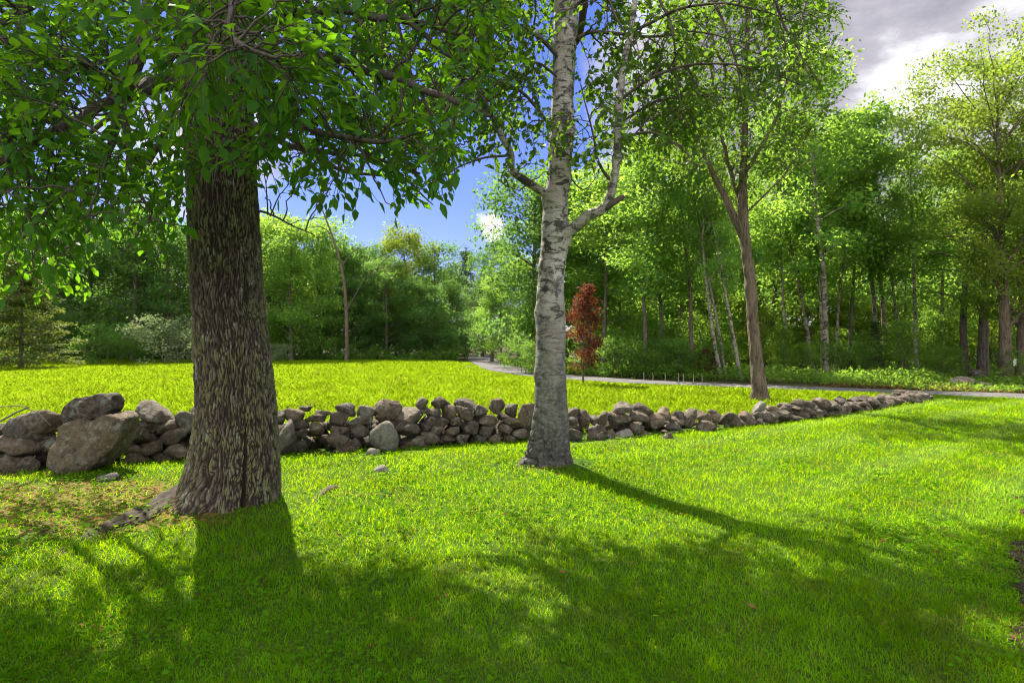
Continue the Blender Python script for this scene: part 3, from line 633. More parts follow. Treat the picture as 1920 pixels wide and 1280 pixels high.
# ------------------------------------------------------------------ the two near trees
from mathutils import noise as mnoise
def near_trunk(prof, depth, sides, rings, mat, name, parent, bark, zcut=None):
    """prof: (py, left px, right px) rows of the trunk's silhouette at that depth; top rows may lie above the picture"""
    pr = np.array(prof, float); z = CAMH + (640 - pr[:, 0]) / FPX * depth
    cx = ((pr[:, 1] + pr[:, 2]) / 2 - 960) / FPX * depth; rr = (pr[:, 2] - pr[:, 1]) / 2 / FPX * depth
    q = smooth_path(np.stack([z, cx, rr], 1), rings)
    th = np.linspace(0, 2 * math.pi, sides, endpoint=False)
    Z = np.repeat(q[:, 0:1], sides, 1); C = q[:, 1:2]; RR = np.repeat(q[:, 2:3], sides, 1); T = np.repeat(th[None], rings, 0)
    dr, ridge, zoff = bark(T, Z, RR)
    r = RR + dr
    v = np.stack([C + np.cos(T) * r, depth + .0 + np.sin(T) * r, Z + zoff], -1)
    i = np.arange(rings - 1)[:, None] * sides; j = np.arange(sides)[None]; j2 = (j + 1) % sides
    f = np.stack([i + j, i + j2, i + sides + j2, i + sides + j], -1).reshape(-1, 4)
    g = Geo(); g.add(v.reshape(-1, 3), f)
    return g.build(name, mat, parent, attrs={'ridge': ridge.ravel()})
def lobes(T, Z, items):                  # root flares: (angle deg, width deg, height, reach)
    r = 0
    for a, w, hgt, reach in items:
        d = np.abs((T - R(a) + math.pi) % (2 * math.pi) - math.pi)
        r = r + reach * np.exp(-(d / R(w)) ** 2) * np.exp(-np.maximum(Z, 0) / hgt)
    return r
def ash_bark(T, Z, RR):
    base = lobes(T, Z - .03, [(186, 20, .26, .16), (246, 22, .20, .32), (215, 14, .25, .10), (284, 14, .14, .12), (335, 24, .22, .05), (20, 25, .25, .04), (110, 30, .25, .2)])
    fold = lobes(T, Z, [(307, 4, .7, -.045), (297, 9, .6, .012), (318, 9, .6, .015)])
    u = T * .33; pts = np.stack([np.cos(T) * .33, np.sin(T) * .33, Z], -1).reshape(-1, 3)
    warp = (fbm(pts * [5, 5, 2.2], 3, 3) - .5).reshape(T.shape)
    # long plates of bark parted by furrows: stretched, warped cells
    wp = np.stack([fbm(pts * [9, 9, 4], 3, 70 + k_) for k_ in range(3)], -1) - .5
    q = pts * [56, 56, 4.4] + wp * [5.4, 5.4, 2.4]
    f2 = np.empty(len(q))
    for i_, c_ in enumerate(q):
        d_ = mnoise.voronoi(c_, distance_metric='DISTANCE')[0]; f2[i_] = d_[1] - d_[0]
    chop = fbm(pts * [46, 46, 16], 3, 6)
    rg = np.clip(f2 * 2.4, 0, 1) ** .7 * np.clip(.30 + 1.15 * chop, 0, 1.15) * np.clip(.35 + 1.2 * fbm(pts * [70, 70, 11], 3, 16), 0, 1.15)
    rg = np.clip(rg, 0, 1).reshape(T.shape)
    lump = (fbm(pts * [2.4, 2.4, 1.2], 3, 2).reshape(T.shape) - .5) * .05
    return base + fold + (rg - .6) * .028 + lump, rg * np.where(fold < -.012, .15, 1), 0
ash = empty('tree', (ASH[0], ASH[1], 0)); tag(ash, 'thick dark tree with deeply furrowed, lichened bark at the left of the lawn', 'tree')
def adopt(o, par):                       # world coordinates were used for the mesh: keep them
    o.parent = par; o.matrix_parent_inverse = Matrix.Translation(-Vector(par.location)); return o
adopt(near_trunk([(975, 372, 508), (940, 366, 512), (890, 364, 516), (850, 369, 516), (800, 373, 515), (750, 375, 511), (680, 372, 505), (600, 368, 496), (520, 364, 489), (450, 361, 484), (350, 357, 479), (250, 352, 473), (150, 344, 466), (50, 340, 454), (-150, 345, 440), (-500, 350, 420), (-900, 360, 400)],
    5.86, 460, 720, MAT['bark_ash'], 'trunk', None, ash_bark), ash)
# surface root running out to the left
g = Geo(); rp = np.array([[*G(x, y)[:2], 0] for x, y in [(400, 930), (345, 935), (300, 958), (255, 985), (205, 1003), (150, 1030), (95, 1058), (30, 1085)]]); rp[:, 2] = [.06, -.01, -.06, -.055, -.05, -.065, -.05, -.12]
rp = smooth_path(rp, 110); rr = np.interp(np.linspace(0, 1, 110), [0, .3, .7, 1], [.20, .15, .10, .05])
sides = 40; tn = unit(np.gradient(rp, axis=0)); sd_ = unit(np.cross(tn, [0, 0, 1])); th = np.linspace(0, 6.2832, sides, endpoint=False)
k = np.arange(110)[:, None]; wob = (fbm(np.stack([np.repeat(k * .07, sides, 1), np.cos(th)[None] * 1.5 + k * 0, np.sin(th)[None] * 1.5 + k * 0], -1).reshape(-1, 3), 4, 4).reshape(110, sides) - .5)
rdg = np.clip(.5 + .5 * np.sin(th[None] * 21 + k * .22 + wob * 34) * .8 + wob * 2.2, 0, 1)
rad_ = rr[:, None] * (1 + wob * 1.0) + (rdg - .5) * .018
v = rp[:, None] + sd_[:, None] * (np.cos(th)[None, :, None] * rad_[..., None]) + np.array([0, 0, 1.0]) * (np.sin(th)[None, :, None] * rad_[..., None] * .75)
v[..., 2] += gz(v[..., 0], v[..., 1])
i = np.arange(109)[:, None] * sides; j = np.arange(sides)[None]; j2 = (j + 1) % sides
g.add(v.reshape(-1, 3), np.stack([i + j, i + j2, i + sides + j2, i + sides + j], -1).reshape(-1, 4))
adopt(g.build('surface_root', MAT['bark_ash'], attrs={'ridge': rdg.ravel() * .40}), ash)
# a second root crest right of the trunk
g = Geo(); p = smooth_path([[*G(x, y)[:2], z] for x, y, z in [(520, 960, .0), (560, 958, -.01), (595, 935, -.01), (622, 922, .012), (645, 918, -.05)]], 26)
tube(g, p, np.interp(np.linspace(0, 1, 26), [0, .3, .75, 1], [.02, .03, .06, .03]), 12, .35)
adopt(g.build('surface_root', MAT['bark_ash'], attrs={'ridge': np.full(g.n, .45)}), ash)

class Crown:
    """collects twig tubes and leaf frames of a near tree"""
    def __init__(s): s.p = []; s.d = []; s.n = []; s.L = []
    def leaf(s, p, d, n, L): s.p.append(p); s.d.append(d); s.n.append(n); s.L.append(L)
UP = np.array([0, 0, 1.0])
def rnd_dir(r): return unit(r.normal(size=3))
def twig(g, cr, r, p0, d0, length, leafL, spacing, droop, rad=.004, keep=None):
    n = max(3, int(length / spacing)); t = np.linspace(0, 1, n + 1)[:, None]
    side = unit(np.cross(d0, UP) + 1e-6); bend = r.normal(0, .18)
    path = p0 + d0 * (length * t) + UP * (-droop * length * t ** 2) + side * (bend * length * t ** 2)
    if keep is not None and not keep(path[-1], r): return
    tube(g, path[:: max(1, n // 4)] if n > 5 else path, np.linspace(rad, rad * .4, len(path[:: max(1, n // 4)] if n > 5 else path)), 4)
    tan = unit(np.gradient(path, axis=0))
    for k in range(1, n + 1):
        sgn = 1 if k % 2 else -1
        for s_ in ((sgn,) if spacing > .03 or k % 3 else (1, -1)):
            d = tan[k] * .75 + side * (sgn * s_ * r.uniform(.35, 1.0)) + UP * r.uniform(-.45, .28) + r.normal(0, .28, 3)
            if k == n: d = tan[k] + UP * r.uniform(-.6, 0) + r.normal(0, .2, 3)
            nn_ = UP + r.normal(0, .55, 3)
            cr.leaf(path[k] + r.normal(0, .008, 3), d, nn_, leafL * r.uniform(.62, 1.18))
def limb(branch_geo, cr, r, pts, r0, r1, leafL, n_sub, sub_len, tw_len, spacing, droop=.35, start=.25, keep=None, updir=.1, wob=.03, subr=.35, tw_gap=.13):
    """a limb along pts with side branches, which carry the leafy twigs"""
    n = 26; path = smooth_path(pts, n); path = path + (np.stack([fbm(path * 3 + k * 9, 2, 5) for k in range(3)], -1) - .5) * 2 * wob
    rad = np.interp(np.linspace(0, 1, n), [0, 1], [r0, r1]); tube(branch_geo, path, rad, 8 if r0 > .03 else 6, .12)
    tan = unit(np.gradient(path, axis=0))
    for k in range(n_sub):
        f = start + (1 - start) * (k + r.random()) / n_sub; i = min(n - 1, int(f * (n - 1)))
        o = unit(np.cross(tan[i], rnd_dir(r))); d = unit(o * .8 + tan[i] * r.uniform(.35, .8) + UP * updir)
        L = sub_len * r.uniform(.55, 1.25) * (1.1 - .4 * f)
        m = 9; t = np.linspace(0, 1, m)[:, None]; sp = path[i] + d * L * t + UP * (-droop * .55 * L * t ** 2) + r.normal(0, .016, (m, 3)) * np.sqrt(t)
        if keep is not None and not keep(sp[-1], r): continue
        tube(branch_geo, sp, np.linspace(min(rad[i] * .6, .014), .003, m), 5)
        st = unit(np.gradient(sp, axis=0)); q = max(2, int(L / tw_gap))
        for j in range(q):
            g_ = .18 + .82 * (j + .5) / q; a = min(m - 1, int(g_ * (m - 1) + .5))
            o = unit(np.cross(st[a], rnd_dir(r))); dd = unit(o * .75 + st[a] * .7 + UP * .02)
            twig(branch_geo, cr, r, sp[a], dd, tw_len * r.uniform(.5, 1.2), leafL, spacing, droop, keep=keep)
        twig(branch_geo, cr, r, sp[-1], st[-1], tw_len * r.uniform(.6, 1.2), leafL, spacing, droop, keep=keep)
    twig(branch_geo, cr, r, path[-1], tan[-1], tw_len, leafL, spacing, droop, keep=keep)

def sprays(cr, r, n, paths, sampler, leafL, tw_len, spacing, droop, keep, tw_gap, reach=1.5, up=.12):
    """fine side branches that leave the nearest limb and carry leafy twigs out to sampled places in the crown"""
    g = Geo(); pts = np.concatenate([smooth_path(p, 30)[4:] for p in paths]); tips = []
    for _ in range(n):
        q = sampler(r)
        if not keep(q, r): continue
        d2 = np.linalg.norm(pts - q, axis=1); k = int(np.argmin(d2 + r.uniform(0, .25, len(d2)))); p0 = pts[k]
        L = float(np.linalg.norm(q - p0))
        if tips and L > reach * .6:
            ta = np.array(tips); dt = np.linalg.norm(ta - q, axis=1) + r.uniform(0, .2, len(ta)); k = int(np.argmin(dt))
            if dt[k] < L: p0 = ta[k]; L = float(np.linalg.norm(q - p0))
        if L > reach: continue
        if L < .15: continue
        m = 9; t = np.linspace(0, 1, m)[:, None]; sp = p0 + (q - p0) * t + UP * (up * L * np.sin(t * 3.1416)) + r.normal(0, .014, (m, 3)) * np.sin(t * 3.14)
        tube(g, sp, np.linspace(.008, .0028, m), 5); st = unit(np.gradient(sp, axis=0)); tips.append(sp[-1]); tips.append(sp[5])
        cnt = max(3, int(min(L, .8) / tw_gap))
        for j in range(cnt):
            a = m - 1 - int(min(.75, .55 / L) * (m - 1) * j / cnt); dd = unit(unit(np.cross(st[a], rnd_dir(r))) * .85 + st[a] * .6 + UP * .02)
            twig(g, cr, r, sp[a], dd, tw_len * r.uniform(.5, 1.2), leafL, spacing, droop, keep=keep)
        twig(g, cr, r, sp[-1], st[-1], tw_len, leafL, spacing, droop, keep=keep)
    return g
def pxpath(*pts): return np.array([P(*p) for p in pts])
def ash_keep(p, r):                       # where this tree's lower foliage ends above the meadow
    x, y = proj(p); x, y = float(x), float(y)
    lim = np.interp(x, [-200, 0, 60, 140, 200, 290, 350, 362, 480, 500, 560, 640, 690, 740, 790, 840, 862, 880, 920, 960, 985], [590, 580, 575, 560, 555, 500, 430, 330, 330, 380, 380, 430, 380, 335, 385, 395, 320, 300, 250, 215, 150])
    if float(fbm(np.array([[p[0], p[1], p[2]]]) * 1.15, 2, 58)[0]) < .42 and r.random() < .75: return False
    if 620 < x < 760 and 470 > y > 330: return r.random() < .35
    if y < 0: return x < 960
    return y < lim and x < 985
cr = Crown(); r = np.random.default_rng(21)
ASH_LIMBS = [
 # pts, r0, r1, n_sub, sub_len, tw_len
 (pxpath((350, 150, 5.8), (290, 158, 5.6), (225, 178, 5.2), (150, 112, 4.8), (60, 90, 4.4), (-60, 60, 4.0)), .10, .02, 11, .75, .34),
 (pxpath((225, 178, 5.2), (262, 90, 5.3), (275, 0, 5.4), (285, -140, 5.6)), .075, .03, 6, .7, .34),
 (pxpath((222, 185, 5.2), (240, 250, 5.0), (246, 320, 4.8), (285, 400, 4.7)), .042, .008, 5, .55, .30),
 (pxpath((150, 112, 4.8), (100, 170, 5.0), (62, 260, 5.2), (10, 345, 5.2), (-30, 420, 5.2)), .045, .015, 8, .6, .32),
 (pxpath((222, 182, 5.2), (196, 300, 5.5), (120, 370, 5.6), (60, 430, 5.7), (0, 490, 5.8)), .038, .010, 9, .65, .32),
 (pxpath((225, 178, 5.2), (130, 230, 4.5), (40, 285, 4.1), (-50, 330, 3.9)), .045, .012, 10, .6, .32),
 (pxpath((365, 90, 6.1), (300, 270, 7.0), (210, 390, 7.4), (120, 470, 7.6), (40, 520, 7.8)), .045, .010, 7, .7, .36),
 (pxpath((300, 270, 7.0), (310, 350, 7.3), (270, 420, 7.4), (225, 485, 7.4)), .02, .006, 5, .45, .30),
 (pxpath((365, 60, 6.1), (230, 200, 7.6), (100, 300, 8.3), (-20, 380, 8.6), (-140, 430, 8.8)), .045, .012, 7, .8, .36),
 (pxpath((465, 120, 5.7), (600, 110, 5.0), (740, 150, 4.4), (850, 190, 4.1), (925, 222, 3.9)), .055, .010, 13, .62, .30),
 (pxpath((462, 50, 5.8), (600, 20, 5.2), (760, 40, 4.6), (880, 70, 4.3)), .06, .012, 12, .7, .32),
 (pxpath((475, 235, 5.6), (560, 275, 5.2), (670, 290, 4.9), (790, 320, 4.8)), .035, .008, 9, .5, .30),
 (pxpath((476, 190, 6.2), (560, 270, 6.6), (640, 320, 6.8), (750, 335, 6.8), (812, 385, 6.7)), .04, .006, 9, .45, .28),
 (pxpath((470, 150, 5.5), (520, 215, 4.8), (610, 250, 4.3), (700, 262, 4.0), (780, 245, 3.9)), .04, .008, 11, .5, .28),
 (pxpath((470, -150, 4.2), (445, -20, 3.5), (430, 50, 3.1), (455, 95, 2.9), (520, 115, 2.85)), .03, .006, 6, .40, .24),
 (pxpath((400, -100, 4.4), (330, 30, 4.2), (250, 120, 4.1), (190, 200, 4.0)), .03, .006, 7, .5, .28),
 (pxpath((200, -140, 4.9), (100, -20, 4.4), (10, 40, 4.1), (-80, 90, 3.9)), .04, .010, 9, .6, .3),
 (pxpath((640, -130, 5.0), (720, -10, 4.6), (820, 90, 4.4), (870, 130, 4.3)), .04, .008, 9, .6, .3),
 (pxpath((455, 180, 5.4), (435, 235, 5.0), (400, 290, 4.8)), .02, .006, 4, .35, .26),
 (pxpath((482, 395, 5.8), (540, 418, 5.7), (590, 440, 5.6)), .012, .005, 2, .30, .22),
 (pxpath((560, -150, 6.5), (640, -10, 6.8), (720, 110, 7.0), (790, 210, 7.0)), .05, .010, 10, .7, .32),
 (pxpath((300, -150, 6.6), (180, 0, 7.0), (60, 120, 7.4), (-60, 200, 7.6)), .05, .010, 10, .8, .34),
 (pxpath((520, -170, 5.6), (500, -40, 4.8), (560, 60, 4.4), (640, 160, 4.2)), .04, .008, 8, .55, .3),
]
for pts, r0, r1, ns_, sl, tl in ASH_LIMBS:
    g = Geo(); limb(g, cr, r, pts, r0, r1, .100, int(ns_ * 1.5), sl * 1.1, tl, .050, .20, .15, ash_keep, tw_gap=.088)
    adopt(g.build('branch', MAT['bark_dark']), ash)
def ash_spot(r):
    u = r.random()
    if u < .40: x, y, d = r.uniform(470, 960), r.uniform(-60, 390), r.uniform(3.7, 6.6)
    elif u < .80: x, y, d = r.uniform(-120, 380), r.uniform(-60, 430), r.uniform(3.4, 6.8)
    elif u < .93: x, y, d = r.uniform(300, 600), r.uniform(-60, 180), r.uniform(2.8, 4.6)
    else: x, y, d = r.uniform(-120, 330), r.uniform(330, 560), r.uniform(5.4, 7.8)
    if y > 240 and 380 < x < 470: y -= 220
    if 120 < x < 335 and 40 < y < 290 and r.random() < .45: x -= 330
    if 600 < x < 900 and 20 < y < 140 and r.random() < .35: y += 160
    return P(x, y, d)
g = sprays(cr, r, 520, [a[0] for a in ASH_LIMBS], ash_spot, .102, .27, .048, .20, ash_keep, .085, 1.0)
adopt(g.build('branch', MAT['bark_dark']), ash)
# the crown above the picture: limbs spreading from the trunk, leafy all round
def upper_crown(base, centre, radii, n_limb, n_leaf, leafL, r, g, cr, floor_fn, lump=1.3, start_r=.11):
    tips = []
    for k in range(n_limb):
        d = rnd_dir(r); tip = np.array(centre) + d * np.array(radii) * r.uniform(.6, .95)
        if not floor_fn(tip): continue
        mid = (np.array(base) + tip) / 2 + [0, 0, -.25] + r.normal(0, .3, 3); tips += [tip, mid * .35 + tip * .65]
        tube(g, smooth_path([base, mid, tip], 12), np.linspace(start_r, .015, 12) * r.uniform(.5, 1), 6, .1)
    tips = np.array(tips); k = r.integers(len(tips), size=n_leaf)
    p = tips[k] + r.normal(0, .55, (n_leaf, 3)) * [1.15, 1.15, .6] * lump
    ok = np.array([floor_fn(q) for q in p]) & (fbm(p * .7, 2, 33) > .45); p = p[ok]; N = len(p)
    d = r.normal(size=(N, 3)) + [0, 0, -.4]; nn_ = r.normal(0, .6, (N, 3)) + UP
    for a, b, c in zip(p, d, nn_): cr.leaf(a, b, c, leafL * r.uniform(.7, 1.2))
def above(p):                             # outside the picture's upper edge
    return p[2] > CAMH + .60 * max(p[1], 0) + .1
g = Geo(); upper_crown((-3.1, 5.9, 6.0), (-4.6, 9.0, 9.4), (4.6, 3.8, 2.4), 40, 18000, .16, r, g, cr, above, .68)
adopt(g.build('branch', MAT['bark_dark']), ash)
g = Geo(); leaves(g, cr.p, cr.d, cr.n, cr.L, np.array(cr.L) * rng.uniform(.46, .64, len(cr.L)), 'full')
adopt(g.build('foliage', MAT['leaf_ash']), ash)
print('ash leaves', len(cr.p))

# ---- the white birch
def birch_bark(T, Z, RR):
    base = lobes(T, Z, [(196, 26, .30, .34), (232, 16, .16, .12), (345, 30, .18, .12), (285, 30, .12, .07), (90, 30, .3, .15)])
    pts = np.stack([np.cos(T) * .25, np.sin(T) * .25, Z], -1).reshape(-1, 3)
    n1 = fbm(pts * [9, 9, 14], 4, 41).reshape(T.shape); crk = np.abs(fbm(pts * [20, 20, 9], 4, 43).reshape(T.shape) - .5) * 2
    low = np.clip(1 - (Z - .25) / .75, 0, 1); low = low * np.clip(.5 + lobes(T, Z * 0, [(195, 40, 1, .9)]), 0, 1.2)
    rg = 1 - np.clip(low, 0, 1) * np.clip(1 - crk * 5, 0, 1)
    lump = (fbm(pts * [3, 3, 2.2], 3, 44).reshape(T.shape) - .5) * .05
    knots = 0
    for a, zz_, s, hgt in ((200, 3.40, .12, .05), (345, 2.95, .16, .06), (330, 3.62, .10, .035), (215, 2.55, .10, .02), (170, 1.95, .10, .025), (10, 4.25, .1, .03), (190, 1.2, .10, .02)):
        d = np.abs((T - R(a) + math.pi) % (2 * math.pi) - math.pi) * RR
        knots = knots + hgt * np.exp(-((d / s) ** 2 + ((Z - zz_) / s) ** 2))
    return base + lump + knots + (n1 - .5) * .016 - (1 - rg) * .045, rg, 0
birch = empty('birch_tree', (BIRCH[0], BIRCH[1], 0)); tag(birch, 'large white birch with a forked limb standing on the lawn in front of the wall', 'tree')
BPROF = [(905, 1010, 1062), (885, 1008, 1064), (850, 1006, 1065), (800, 1003, 1065), (740, 1003, 1063), (680, 1003, 1061), (620, 1004, 1059), (560, 1007, 1058), (500, 1011, 1060), (460, 1014, 1064), (430, 1016, 1062), (390, 1020, 1066), (350, 1023, 1067), (300, 1029, 1071), (240, 1032, 1074), (180, 1034, 1075), (120, 1037, 1080), (60, 1038, 1082), (0, 1041, 1085), (-150, 1048, 1084), (-400, 1060, 1085), (-800, 1075, 1088)]
adopt(near_trunk(BPROF, 7.35, 150, 520, MAT['bark_birch'], 'trunk', None, birch_bark), birch)
def birch_keep(p, r):
    x, y = proj(p); x, y = float(x), float(y)
    lim = np.interp(x, [640, 700, 760, 800, 860, 900, 940, 960, 1010, 1060, 1120, 1200, 1260, 1300, 1360, 1420, 1480, 1540, 1580], [200, 300, 330, 320, 330, 300, 370, 360, 330, 330, 330, 300, 300, 320, 235, 200, 190, 190, 60])
    if float(fbm(np.array([[p[0], p[1], p[2]]]) * .95, 2, 88)[0]) < .40 and r.random() < .8: return False
    if y < 0: return 700 < x < 1560
    if x > 1470 and y < 110: return r.random() < .45
    return y < lim and 660 < x < 1560
cr = Crown(); r = np.random.default_rng(5)
BL = [
 (pxpath((1030, 370, 7.3), (985, 338, 7.15), (962, 318, 7.1), (957, 285, 7.0), (940, 258, 6.95), (928, 225, 6.9)), .055, .028, 3, .4, .28),
 (pxpath((958, 290, 7.0), (900, 298, 6.8), (830, 330, 6.6), (785, 350, 6.5)), .016, .005, 5, .4, .3),
 (pxpath((935, 240, 6.9), (905, 190, 6.8), (880, 120, 6.8), (850, 50, 6.8)), .026, .008, 8, .6, .3),
 (pxpath((958, 300, 7.0), (940, 340, 6.9), (975, 360, 6.8)), .010, .004, 3, .28, .25),
 (pxpath((1040, 450, 7.3), (1075, 428, 7.2), (1105, 403, 7.1), (1135, 388, 7.05), (1150, 345, 7.0), (1158, 300, 7.0), (1160, 230, 7.0), (1165, 150, 7.0), (1182, 60, 7.1), (1200, -80, 7.2)), .074, .030, 9, .65, .3),
 (pxpath((1130, 392, 7.05), (1152, 380, 7.0), (1170, 370, 7.0)), .050, .030, 0, .3, .2),
 (pxpath((1150, 345, 7.0), (1122, 300, 6.95), (1108, 240, 6.9), (1090, 160, 6.9)), .022, .007, 6, .5, .3),
 (pxpath((1160, 262, 7.0), (1210, 248, 6.8), (1262, 268, 6.6), (1300, 300, 6.5)), .020, .005, 7, .5, .3),
 (pxpath((1162, 190, 7.0), (1230, 140, 6.8), (1320, 120, 6.6), (1420, 130, 6.4), (1515, 165, 6.3)), .022, .005, 19, .62, .32),
 (pxpath((1182, 60, 7.1), (1280, 15, 6.7), (1390, 10, 6.5), (1500, 45, 6.4)), .022, .005, 16, .62, .32),
 (pxpath((1165, 230, 7.1), (1230, 190, 7.4), (1330, 180, 7.6), (1440, 195, 7.8)), .020, .005, 15, .6, .32),
 (pxpath((1050, 110, 7.3), (1000, 62, 7.1), (900, 22, 7.0), (800, 12, 6.8), (720, 60, 6.7)), .03, .006, 12, .6, .32),
 (pxpath((1040, 250, 7.3), (985, 180, 7.2), (920, 150, 7.0), (850, 145, 6.8), (770, 175, 6.7)), .024, .006, 11, .6, .32),
 (pxpath((1050, 150, 7.3), (1000, 118, 7.0), (975, 180, 6.9), (960, 250, 6.8)), .018, .005, 7, .45, .3),
 (pxpath((1070, 20, 7.3), (1120, -20, 7.0), (1160, 40, 6.7), (1200, 110, 6.6)), .022, .006, 8, .5, .3),
 (pxpath((1062, 90, 7.3), (1110, 60, 7.3), (1220, 70, 7.4), (1300, 60, 7.6), (1400, 80, 7.8)), .028, .006, 13, .6, .32),
 (pxpath((1060, -60, 7.3), (1000, -60, 6.9), (930, 20, 6.6), (900, 90, 6.5)), .022, .006, 8, .55, .3),
 (pxpath((1300, -60, 6.9), (1350, 30, 6.7), (1380, 120, 6.6), (1390, 190, 6.6)), .022, .005, 9, .55, .3),
 (pxpath((1420, -80, 6.6), (1460, 20, 6.4), (1500, 100, 6.3), (1520, 150, 6.2)), .020, .005, 7, .45, .28),
 (pxpath((1220, -40, 7.0), (1260, 60, 6.8), (1270, 160, 6.8), (1290, 240, 6.7)), .018, .005, 8, .5, .3),
 (pxpath((1066, 330, 7.3), (1095, 355, 7.1), (1120, 330, 7.0)), .010, .004, 2, .3, .2),
]
for pts, r0, r1, ns_, sl, tl in BL:
    g = Geo(); limb(g, cr, r, pts, r0, r1, .082, int(ns_ * 1.25), sl * 1.1, tl, .042, .5, .2, birch_keep, .0, .02, tw_gap=.085)
    adopt(g.build('branch', MAT['bark_birch'] if r0 > .05 else MAT['bark_dark'], attrs={'ridge': np.ones(g.n)}), birch)
def birch_spot(r):
    while True:
        x, y, d = r.uniform(690, 1560), r.uniform(-60, 330), r.uniform(6.1, 8.4)
        if 1005 < x < 1100 and d < 7.5 and r.random() < .85: continue
        if 1135 < x < 1190 and d < 7.1 and r.random() < .6: continue
        if x < 1180 and r.random() < .35: continue
        return P(x, y, d)
g = sprays(cr, r, 460, [a[0] for a in BL], birch_spot, .084, .28, .042, .45, birch_keep, .085, 1.3)
adopt(g.build('branch', MAT['bark_dark']), birch)
g = Geo(); upper_crown((.95, 7.35, 6.2), (1.3, 8.3, 9.3), (3.6, 3.6, 3.6), 19, 7000, .12, r, g, cr, above, .42, .06)
adopt(g.build('branch', MAT['bark_dark']), birch)
g = Geo(); leaves(g, cr.p, cr.d, cr.n, cr.L, np.array(cr.L) * rng.uniform(.65, .95, len(cr.L)))
adopt(g.build('foliage', MAT['leaf_birch']), birch)
print('birch leaves', len(cr.p))

# ------------------------------------------------------------------ trees of the woods
def wood_tree(seed, H, cb, cr_, n_limb, n_leaf, leafL, trunk_r, shape='round', lean=0, sub=3, spread=.42, flat=.45, sag=0.0, multi=1, trunk_top=.97, bow=.03):
    """one tree at the origin: (trunk Geo, crown Geo). cb = height where the crown starts"""
    r = np.random.default_rng(seed); tg = Geo(); lg = Geo(); C = []; 
    for m in range(multi):
        k = 7; zs = np.linspace(-.1, H * trunk_top, k); off = r.normal(0, H * bow * .35, (k, 2)).cumsum(0) * np.linspace(0, 1, k)[:, None]
        o = np.array([r.normal(0, .35), r.normal(0, .35)]) if multi > 1 else np.zeros(2)
        ax = np.stack([off[:, 0] + o[0] * (1 + 1.2 * zs / H) + lean * np.maximum(zs, 0), off[:, 1] + o[1] * (1 + 1.2 * zs / H), zs], 1)
        path = smooth_path(ax, 22); tt = np.linspace(0, 1, 22)
        rad = trunk_r * (1 - .86 * tt) * (1 + .45 * np.exp(-tt * 26)); tube(tg, path, rad, 9, .14)
        nl = n_limb // multi
        for q in range(nl):
            f = (q + r.random()) / nl; z = cb + (H * trunk_top - cb) * f ** .9; i = int(np.clip(z / (H * trunk_top) * 21, 0, 21))
            if shape == 'round': rr_ = cr_ * math.sqrt(max(.06, 1 - (2 * f - .85) ** 2 * .72))
            elif shape == 'cone': rr_ = cr_ * (1.02 - f) ** .85
            elif shape == 'spindle': rr_ = cr_ * min(1, .55 + f * 1.6) * (1.08 - f) ** .75
            elif shape == 'column': rr_ = cr_ * (.75 + .3 * math.sin(f * 3.1)) * (1 if f < .8 else .75)
            else: rr_ = cr_ * (.5 + .5 * f)                     # vase
            a = r.uniform(0, 6.283) if shape != 'cone' else q * 2.4; L = rr_ * r.uniform(.65, 1.12)
            rise = {'round': .45, 'cone': -.12, 'column': .7, 'spindle': .6, 'vase': 1.1}[shape] * L * r.uniform(.5, 1.2)
            d = np.array([math.cos(a) * L, math.sin(a) * L, rise]); p0 = path[i]
            lp = smooth_path([p0, p0 + d * .5 + [0, 0, .08 * L - sag * L], p0 + d - [0, 0, sag * L]], 7) + r.normal(0, .03 * L, (7, 3)) * np.linspace(0, 1, 7)[:, None]
            tube(tg, lp, np.linspace(max(.012, trunk_r * .34 * (1 - f * .7)), .006, 7), 5)
            for s_ in range(sub):
                c = lp[int(r.integers(2, 7))] + r.normal(0, spread * .55, 3) * [1, 1, .5]; C.append((c, spread * r.uniform(.6, 1.25), L))
            C.append((lp[-1], spread * r.uniform(.6, 1.1), L))
        C.append((path[-1], spread * .8, 1)); C.append((path[-1] + [0, 0, spread * .5], spread * .5, 1))
    cc = np.array([c[0] for c in C]); cs = np.array([c[1] for c in C]); w = cs ** 2; w = w / w.sum()
    k = r.choice(len(C), n_leaf, p=w); dd = r.normal(size=(n_leaf, 3)); dd = dd / np.linalg.norm(dd, axis=1, keepdims=True) * (r.random((n_leaf, 1)) ** .45)
    p = cc[k] + dd * cs[k][:, None] * [1.25, 1.25, 2 * flat]
    if shape == 'cone': d = unit(p - [0, 0, 0] * 1) * [1, 1, 0] + r.normal(0, .4, (n_leaf, 3)) * [1, 1, .5] + [0, 0, -.2]
    else: d = r.normal(size=(n_leaf, 3)) + [0, 0, -.25]
    nn_ = r.normal(0, .62, (n_leaf, 3)) + UP
    L = leafL * r.uniform(.6, 1.25, n_leaf); leaves(lg, p, d, nn_, L, L * (.62 if shape != 'cone' else .42))
    return tg, lg
